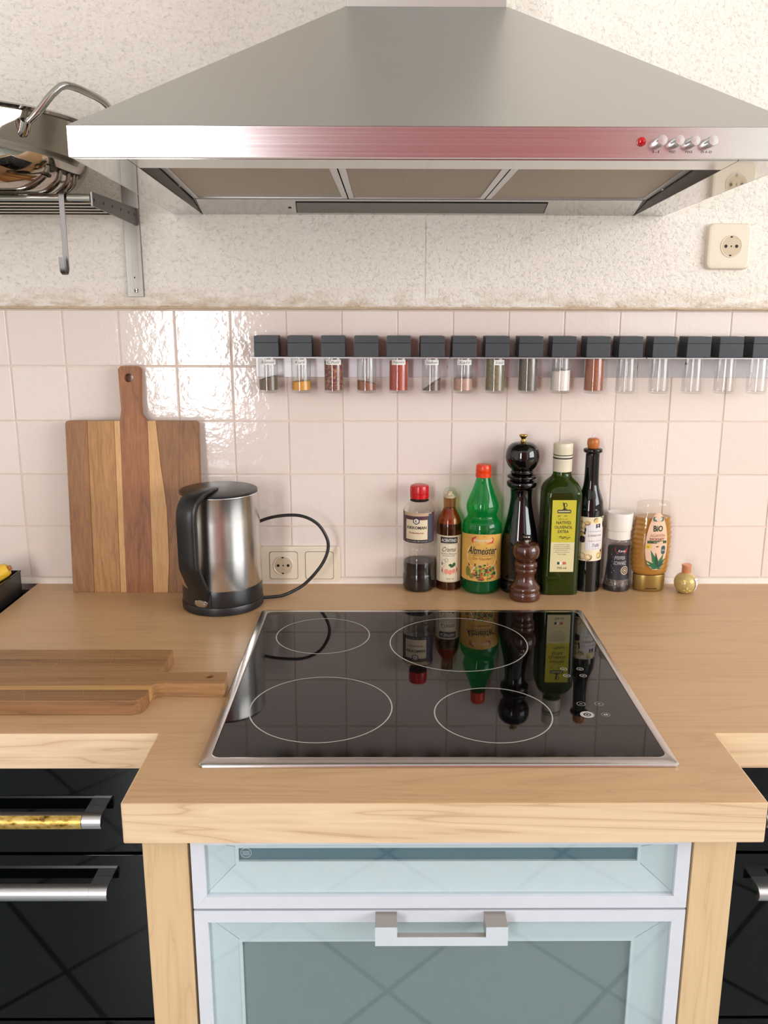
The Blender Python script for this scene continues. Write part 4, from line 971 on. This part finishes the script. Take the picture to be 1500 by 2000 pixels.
# large black pepper mill
x, y = 0.2440, -0.0430
pr = [(.0300, .0003), (.0328, .003), (.0330, .018), (.0310, .021), (.0330, .026), (.0318, .030), (.0332, .046), (.0336, .070), (.0326, .098), (.0285, .122), (.0235, .146), (.0195, .172), (.0200, .192), (.0255, .1985), (.0272, .2030), (.0262, .2075), (.0205, .2115), (.0262, .2150), (.0255, .2185), (.0190, .2215)]
pm = bottle('pepper_mill', 'tall black lacquered pepper mill with a brass knob', 'pepper mill', x, y, pr, 'black_lacquer', 48, 'body', n=4)
obj('head', B().lathe(crp([(.0185, .2218), (.0215, .2245), (.0195, .2285), (.0255, .2360), (.0300, .2470), (.0305, .2570), (.0275, .2690), (.0190, .2770), (.0080, .2795), (1e-5, .2797)], 5), x, y, WT, 44), 'black_lacquer', pm)
obj('knob', B().lathe(crp([(.0045, .2798), (.0050, .2815), (.0038, .2850), (.0060, .2885), (.0076, .2905), (.0070, .2930), (1e-5, .2938)], 4), x, y, WT, 24), 'brass_worn', pm)
# small walnut pepper mill
x, y = 0.2490, -0.0905
pr = [(.0255, .0003), (.0280, .003), (.0280, .012), (.0260, .0160), (.0272, .0195), (.0265, .024), (.0215, .030), (.0178, .038), (.0172, .046), (.0195, .052), (.0200, .056), (.0190, .0585), (.0205, .0610), (.0208, .0660), (.0195, .0695), (.0168, .0715)]
p2 = bottle('pepper_mill', 'small dark brown turned wooden pepper mill with a chrome knob', 'pepper mill', x, y, pr, 'walnut_turned', 44, 'body', n=4)
obj('head', B().lathe(crp([(.0165, .0718), (.0185, .0745), (.0225, .0800), (.0242, .0880), (.0235, .0960), (.0195, .1030), (.0100, .1060), (1e-5, .1066)], 5), x, y, WT, 40), 'walnut_turned', p2)
obj('knob', B().lathe(crp([(.0042, .1064), (.0040, .1095), (.0048, .1120), (.0072, .1150), (.0068, .1178), (1e-5, .1190)], 4), x, y, WT, 24), 'chrome', p2)
# olive oil bottle, square with rounded shoulders
def sq(p=5.0): return lambda t: (math.copysign(abs(math.cos(t))**(2/p), math.cos(t)), math.copysign(abs(math.sin(t))**(2/p), math.sin(t)))
x, y = 0.3165, -0.0440
t = thing('olive_oil_bottle', 'square dark green olive oil bottle with yellow label and cream screw cap', 'bottle', (x, y, WT))
def morph(prof, cx, cy, seg=56):
    """square section low down blending to round at the neck"""
    v = []; f = []
    for r, z in prof:
        k = min(1, max(0, (z-.185)/.032)); p_ = 6*(1-k)+2*k
        for q in range(seg):
            tt = 2*PI*(q+.5)/seg; sx, sy = sq(p_)(tt); v.append((cx+r*sx, cy+r*sy, WT+z))
    n = len(prof)
    for i in range(n-1):
        for q in range(seg): a_ = i*seg+q; b_ = i*seg+(q+1) % seg; f.append((a_, b_, b_+seg, a_+seg))
    f.append(tuple(range(seg-1, -1, -1))); f.append(tuple((n-1)*seg+q for q in range(seg)))
    return B().add(v, f)
op = crp([(.030, .0003), (.0330, .004), (.0338, .012), (.0340, .10), (.0342, .182), (.0330, .195), (.0290, .205), (.0225, .213), (.0178, .2195), (.0165, .226), (.0163, .240)], 4)
obj('bottle_body', morph(op, x, y), 'olive_glass', t, angle=60)
oi_ = [(r-.0012, z) for r, z in op if .003 < z < .170]
obj('oil', morph([(.028, .002)]+oi_+[(.030, .1715)], x, y), 'olive_dark', t, angle=60)
mp = plane(x, y-.0341, WT, .0002)
l4 = obj('label', polys(mp, [rect(-.0215, .0460, .0215, .1800)]), ink((218, 206, 158)), t, smooth=False)
def gp(name, lst, col, k): printed(name, polys(mp, lst, k), col, l4)
gp('label_upper', [rect(-.0215, .1020, .0215, .1800)], (196, 184, 48), .0001)
gp('emblem', [rrect(-.0125, .1560, .0125, .1625, .002)], (38, 38, 34), .0002); gp('emblem', [rect(-.011, .1580, .011, .1605)], (190, 184, 140), .0003)
gp('emblem', ringp(.0015, .1710, .0038, .0042, .0012, 14)+[rect(-.0012, .1625, .0006, .1740), [(-.004, .1628), (.006, .1628), (.001, .1660)], [(-.004, .1740), (-.001, .1720), (-.002, .1765)]], (38, 38, 34), .0002)
printed('lettering', text(mp, 'NATIVES', 0, .1385, .0265, .0056, .0002, bold=.02), (44, 44, 30), l4)
printed('lettering', text(mp, 'OLIVENÖL', 0, .1305, .0325, .0066, .0002, bold=.02), (44, 44, 30), l4)
printed('lettering', text(mp, 'EXTRA', 0, .1220, .0200, .0056, .0002, bold=.02), (44, 44, 30), l4)
printed('lettering', text(mp, '100 % ital.', -.001, .1450, .018, .0030, .0002), (90, 88, 40), l4)
random.seed(3)
gp('picture', [ell(-.006+.0016*k, .1115+.0018*math.sin(k*1.3)-.0002*k, .0028, .0007, 7, k*.5, k*.5+2*PI) for k in range(12)]+[[(-.010, .1075), (.012, .1150), (.012, .1154), (-.010, .1079)]], (120, 116, 34), .0002)
gp('picture', [[(-.012, .1480), (-.004, .1520), (-.0042, .1526), (-.0124, .1485)], ell(.003, .1510, .0035, .0010, 8), ell(-.009, .1510, .0030, .0009, 8)], (120, 120, 40), .0002)
for k, (s_, w_) in enumerate((('Erste Güteklasse - direkt', .028), ('aus Oliven ausschließlich', .030), ('mit mechanischen Verfahren', .031), ('gewonnen. Kaltextraktion', .024), ('Ursprung Italien', .027), ('Vor Licht schützen', .016))): printed('lettering', text(mp, s_, -.001, .0975-.0036*k, w_, .0020, .0002), (110, 100, 72), l4)
gp('flag', [rect(-.0085, .0600, -.0040, .0650)], (50, 80, 60), .0002); gp('flag', [rect(-.0040, .0600, .0005, .0650)], (236, 232, 220), .0002); gp('flag', [rect(.0015, .0600, .0075, .0650)], (206, 96, 80), .0002)
printed('lettering', text(mp, '750 ml', 0, .0535, .0170, .0042, .0002, bold=.01), (60, 56, 40), l4)
cpn = obj('cap', B().lathe([(.0163, .2270), (.0172, .2272), (.0172, .2480), (.0175, .2490), (.0172, .2500), (.0172, .2580), (.0176, .2590), (.0174, .2680), (.0176, .2690), (.0174, .2700), (.0176, .2710), (.0174, .2765), (.0165, .2785), (1e-5, .2787)], x, y, WT, 40), 'cream_cap', t)
for za, zb_ in ((.2505, .2530), (.2565, .2580)): obj('cap_stripe', B().lathe([(.0172, za), (.01765, za+.0002), (.01765, zb_), (.0172, zb_+.0002)], x, y, WT, 36), 'pepper_dark', cpn)
# dark slim bottle with cork stopper
x, y = 0.3735, -0.0320
pr = [(.0215, .0003), (.0245, .003), (.0250, .010), (.0249, .140), (.0246, .156), (.0225, .172), (.0175, .186), (.0142, .197), (.0130, .215), (.0124, .256), (.0126, .2575), (.0165, .2600), (.0170, .2630), (.0165, .2655), (.0130, .2670)]
wb = bottle('oil_bottle', 'slim near-black oil bottle with wood stopper and patterned white label', 'bottle', x, y, pr, 'wine_dark', n=3)
lm = cyl(x, y, WT, lambda v: .0250, .05, .0003)
l5 = obj('label', patch(lm, -.034, .034, .0600, .1430, 24, 1), ink((234, 220, 186)), wb, smooth=False)
printed('label_panel', polys(lm, [[(-.0115+.0345*i/8, .0815) for i in range(9)]+[(.023-.0345*i/8, .1290) for i in range(9)]], .0003), (228, 222, 224), l5)
def ink5(lst, col, k=.0005, nm='picture'): printed(nm, polys(lm, lst, k), col, l5)
def crescent(cx, cy, r, a0, a1, w, n=8):
    o = [(cx+r*math.cos(a0+(a1-a0)*i/n), cy+r*math.sin(a0+(a1-a0)*i/n)) for i in range(n+1)]; i_ = [(cx+(r-w*math.sin(PI*i/n)-.0002)*math.cos(a0+(a1-a0)*i/n), cy+(r-w*math.sin(PI*i/n)-.0002)*math.sin(a0+(a1-a0)*i/n)) for i in range(n+1)]
    return [[o[k], o[k+1], i_[k+1], i_[k]] for k in range(n)]
pale = [ell(-.018, .1270, .0060, .0070), ell(-.010, .1330, .0045, .0035), ell(-.017, .0700, .0065, .0055), ell(-.006, .0680, .0060, .0050), ell(.015, .0700, .0050, .0060), ell(.006, .1360, .0040, .0040), ell(-.0195, .1110, .0035, .0040), ell(.026, .0760, .0050, .0060)]
for q_ in pale: ink5([q_], (214, 178, 104), .0003)
bl_ = []
for cx, cy, r in ((-.018, .1280, .0072), (-.010, .1330, .0055), (-.017, .0700, .0078), (-.006, .0680, .0070), (.015, .0700, .0062), (.006, .1370, .0046), (-.0195, .1110, .0045), (.020, .1370, .0050)):
    a_ = random.uniform(0, 6); bl_ += crescent(cx, cy, r, a_, a_+3.4, .0012)
ink5(bl_, (62, 42, 30), .0005)
ink5([rrect(-.0225, .0945, -.0130, .1070, .003), ell(-.0140, .1130, .0018, .0030), ell(.0250, .1280, .0030, .0060), ell(.018, .1420, .0020, .0010), ell(.021, .0780, .0022, .0028), ell(-.013, .1190, .0016, .0040)], (40, 26, 34), .0005)
ink5([[(.006, .1300), (.0150, .1305), (.0150, .1220), (.0105, .1245), (.006, .1215)]], (34, 32, 42), .0006, 'emblem')
printed('lettering', text(lm, 'OLIVENÖL', .0060, .1165, .0250, .0020, .0005), (130, 126, 132), l5)
printed('lettering', text(lm, 'ZUBEREITUNG', .0058, .1085, .0285, .0036, .0005), (140, 136, 146), l5)
printed('lettering', text(lm, 'mit weißem und schwarzem', .0058, .0985, .0275, .0018, .0005), (120, 116, 126), l5)
printed('lettering', text(lm, 'Trüffel', .0080, .0900, .0150, .0070, .0005, .5), (120, 116, 124), l5)
printed('lettering', text(lm, 'aromatisiert', .0080, .0838, .0150, .0016, .0005), (150, 146, 152), l5)
obj('stopper', B().lathe(crp([(.0095, .2672), (.0100, .2690), (.0112, .2740), (.0112, .2800), (.0090, .2845), (.0035, .2855)], 3), x, y, WT, 24), 'amber_wood', wb)
obj('stopper_tip', B().lathe(crp([(.0030, .2856), (.0036, .2890), (.0024, .2940), (.0026, .2990), (.0010, .3020), (1e-5, .3024)], 3), x, y, WT, 16), 'clear_glass', wb)
# pepper grinder jar
x, y = 0.4300, -0.0340
pr = [(.021, .0003), (.0236, .002), (.0240, .010), (.0225, .020), (.0205, .042), (.0193, .062), (.0196, .080), (.0214, .090), (.0222, .0955), (.0200, .1000), (.0195, .1050)]
gj = bottle('spice_grinder', 'glass pepper grinder with white plastic top and dark label', 'grinder', x, y, pr, 'clear_glass', n=3)
R_ = rfun(pr)
liquid(gj, x, y, [(.020, .002)]+[(R_(z)-.0010, z) for z in (.004, .01, .02, .042, .062, .080)]+[(1e-5, .082)], 'peppercorns', 'peppercorns')
lm = cyl(x, y, WT, lambda v: R_(v), .05, .0004)
l6 = obj('label', patch(lm, -.026, .026, .0230, .0880, 20, 6), ink((36, 34, 42)), gj, smooth=False)
printed('label_logo', polys(lm, [[(-.012, .0855), (.012, .0855), (.011, .0775), (.006, .0730), (-.006, .0730), (-.011, .0775)]], .0004), (190, 30, 46), l6)
printed('lettering', text(lm, 'Kania', .0005, .0785, .0130, .0045, .0008, .3), (236, 226, 222), l6)
printed('lettering', text(lm, 'PFEFFER', -.002, .0650, .0190, .0062, .0006, .15), (196, 194, 194), l6)
printed('lettering', text(lm, 'SCHWARZ', -.001, .0550, .0230, .0070, .0006, .15), (190, 188, 190), l6)
printed('label_badge', polys(lm, ringp(.0080, .0410, .0080, .0080, .0016, 22)+ringp(.0080, .0410, .0045, .0045, .0012, 18)+[ell(.0080, .0410, .0018, .0018)], .0006), (206, 180, 150), l6)
printed('label_sparkle', polys(lm, [ell(-.017+.0013*(k*7 % 5), .070-.0042*k, .0006, .0012, 6) for k in range(9)], .0006), (150, 150, 156), l6)
obj('grinder_top', B().lathe([(.0200, .0985), (.0212, .0990), (.0214, .1140), (.0206, .1146), (.0206, .1152), (.0226, .1160), (.0238, .1450), (.0232, .1474), (.0210, .1480), (.0200, .1474), (1e-5, .1474)], x, y, WT, 44), 'white_cap', gj)
obj('base_foot', B().lathe([(.0215, .0004), (.0243, .0012), (.0246, .0070), (.0238, .0105), (.0232, .0108)], x, y, WT, 40), 'pepper_dark', gj)
# agave syrup squeeze bottle standing on its cap
x, y = 0.4890, -0.0400
es = lambda t: (math.cos(t), math.sin(t)*.62)
ag = thing('agave_syrup_bottle', 'ribbed agave syrup squeeze bottle standing upside down on its bronze cap', 'bottle', (x, y, WT))
obj('cap', B().lathe([(.0265, .0003), (.0285, .002), (.0292, .006), (.0300, .030), (.0290, .0320)], x, y, WT, 48, es), 'bronze_cap', ag)
obj('cap_slot', B().box(x-.010, x+.010, y-.0188, y-.0170, .9070-.9+WT-.0005, .9070-.9+WT+.0006), 'dark_gap', ag)
pr = crp([(.0285, .0325), (.0325, .0370), (.0345, .045), (.0362, .070), (.0366, .095), (.0358, .115), (.0335, .135), (.0305, .150), (.0298, .158), (.0303, .163), (.0290, .168), (.0260, .1695)], 5)
def ribs(prof, cx, cy, seg=64, sc=1.0, amp=.0011):
    v = []; f = []; P = []
    for i in range(len(prof)-1):
        for k in range(2): P.append((prof[i][0]+(prof[i+1][0]-prof[i][0])*k/2, prof[i][1]+(prof[i+1][1]-prof[i][1])*k/2))
    P.append(prof[-1])
    for r, z in P:
        for q in range(seg):
            tt = 2*PI*q/seg; side = max(0, abs(math.cos(tt))-.55)/.45; kk = amp*side*math.sin(z*2*PI/.0092)*(1 if .042 < z < .145 else 0)
            v.append((cx+(r+kk)*sc*math.cos(tt), cy+(r+kk)*sc*math.sin(tt)*.62, WT+z))
    n = len(P)
    for i in range(n-1):
        for q in range(seg): a_ = i*seg+q; b_ = i*seg+(q+1) % seg; f.append((a_, b_, b_+seg, a_+seg))
    f.append(tuple(range(seg-1, -1, -1))); f.append(tuple((n-1)*seg+q for q in range(seg)))
    return B().add(v, f)
obj('bottle_body', ribs(pr, x, y), 'clear_plastic', ag)
obj('syrup', ribs([(r-.0011, z) for r, z in pr if .033 < z < .1445], x, y), 'agave_syrup', ag)
def em(u, v, k=0.0):   # elliptical surface mapper
    r = rfun(pr)(v); r = r+.0006; t_ = -PI/2+u/(r*.98); return (x+(r+k)*math.cos(t_), y+(r*.62+k)*math.sin(t_)-.0002, WT+v)
lo_ = []
for i in range(36):
    t_ = 2*PI*i/36; lo_.append((.0035+.0205*math.cos(t_)*(1.0-.18*math.sin(t_)), .0985+.0540*math.sin(t_)))
def fan(poly, mpf, k, c=None):
    c = c or (sum(p[0] for p in poly)/len(poly), sum(p[1] for p in poly)/len(poly)); n = len(poly); R = 5; v = [mpf(c[0], c[1], k)]; f = []
    for j in range(1, R+1):
        for p in poly: q = j/R; v.append(mpf(c[0]+(p[0]-c[0])*q, c[1]+(p[1]-c[1])*q, k))
    for i in range(n): f.append((0, 1+i, 1+(i+1) % n))
    for j in range(R-1):
        for i in range(n): a_ = 1+j*n+i; b_ = 1+j*n+(i+1) % n; f.append((a_, a_+n, b_+n, b_))
    return B().add(v, f)
l7 = obj('label', fan(lo_, em, .0004), ink((226, 190, 160)), ag, smooth=False)
def ip(lst, col, k=.0009, nm='picture'): printed(nm, polys(em, lst, k), col, l7)
ip([rrect(-.0055, .1365, .0135, .1450, .003)], (36, 86, 66), .0008, 'label_logo')
printed('lettering', text(em, 'Maribel', .0040, .1408, .0150, .0048, .0010, .3), (220, 226, 214), l7)
printed('lettering', text(em, 'BiO', .0040, .1235, .0170, .0115, .0009, bold=.03), (36, 56, 38), l7)
printed('lettering', text(em, 'AGAVEN', .0040, .1105, .0270, .0060, .0009), (190, 128, 96), l7)
printed('lettering', text(em, 'DICKSAFT', .0035, .1035, .0270, .0048, .0009, bold=.02), (130, 64, 50), l7)
ip([[(-.0140+.0360*i/8, .0955) for i in range(9)]+[(.0220-.0360*i/8, .1005) for i in range(9)]], (58, 78, 40), .0008, 'label_band')
printed('lettering', text(em, 'aus Mexiko', .0040, .0980, .0140, .0022, .0011), (220, 220, 190), l7)
ip([ell(-.0115, .0895, .0045, .0050)], (226, 190, 56), .0008, 'label_badge')
ip([[(-.0140, .0915), (-.0120, .0870), (-.0090, .0925), (-.0112, .0890)]], (60, 110, 50), .0011, 'label_badge')
ip([rrect(.0120, .0750, .0200, .0910, .0035)], (48, 78, 84), .0008, 'label_badge')
printed('lettering', text(em, 'BIO', .0160, .0825, .0055, .0030, .0011), (220, 226, 226), l7)
ip([rect(.0020, .0885, .0065, .0905)], (70, 60, 50), .0009)
def leaf(x0, y0, x1, y1, w):
    dx, dy = x1-x0, y1-y0; L_ = math.hypot(dx, dy); nx, ny = -dy/L_*w, dx/L_*w
    return [(x0-nx*.5, y0-ny*.5), (x0+dx*.4-nx, y0+dy*.4-ny), (x1, y1), (x0+dx*.4+nx, y0+dy*.4+ny), (x0+nx*.5, y0+ny*.5)]
ip([leaf(.006, .0500, -.0070, .0830, .0042), leaf(.006, .0500, -.0165, .0640, .0026), leaf(.006, .0490, -.0155, .0560, .0024), leaf(.007, .0500, .0175, .0760, .0036), leaf(.006, .0480, -.006, .0480, .0020), leaf(.006, .0480, .0160, .0480, .0020)], (40, 108, 66), .0010)
ip([leaf(.007, .0500, .0215, .0670, .0030), leaf(.006, .0510, .0020, .0790, .0030), leaf(.007, .0490, .0200, .0580, .0020)], (28, 78, 50), .0012)
# little perfume flask
x, y = 0.5530, -0.0560
pf_ = thing('perfume_flask', 'tiny round golden glass flask with copper neck at the right end of the row', 'flask', (x, y, WT))
obj('flask_body', B().lathe(crp([(.010, .0003), (.0135, .002), (.0180, .008), (.0207, .017), (.0200, .025), (.0160, .032), (.0100, .0365), (.0082, .038)], 5), x, y, WT, 40), 'yellow_glass', pf_)
obj('neck', B().lathe([(.0078, .0375), (.0084, .0385), (.0084, .0500), (.0090, .0510), (.0090, .0530), (.0082, .0535), (.0078, .0530)], x, y, WT, 28), 'copper_rim', pf_)
lm = cyl(x, y, WT, rfun([(.010, .0003), (.0135, .002), (.0180, .008), (.0207, .017), (.0200, .025), (.0160, .032), (.0100, .0365)]), -.15, .0012)
printed('gold_ornament', polys(lm, [ell(0+.0042*math.cos(a_), .0090+.0030*math.sin(a_), .0026 if k % 2 == 0 else .0012, .0012 if k % 2 == 0 else .0022, 8) for k, a_ in enumerate((0, PI/2, PI, 3*PI/2))]+[ell(-.005, .0270, .0030, .0018, 8), ell(.005, .0270, .0030, .0018, 8), [(-.0006, .012), (.0006, .012), (.0010, .028), (-.0010, .028)]]+ringp(-.001, .0150, .0120, .0100, .0004, 20), .0003), (238, 214, 120), pf_)
lw_ = cyl(x, y, WT, rfun([(.010, .0003), (.0135, .002), (.0180, .008), (.0207, .017), (.0200, .025), (.0160, .032), (.0100, .0365)]), 0.95, .0014)
st = obj('sticker', patch(lw_, -.006, .006, .006, .030, 6, 8), 'paper_white', pf_, smooth=False)
bb = B()
for k in range(6): bb.add([lw_(u, v, .0003) for u, v in rect(-.0045, .0095+.0032*k, .0040-.0008*(k % 3), .0102+.0032*k)], [(0, 1, 2, 3)])
printed('small_print', bb, (96, 86, 110), st)
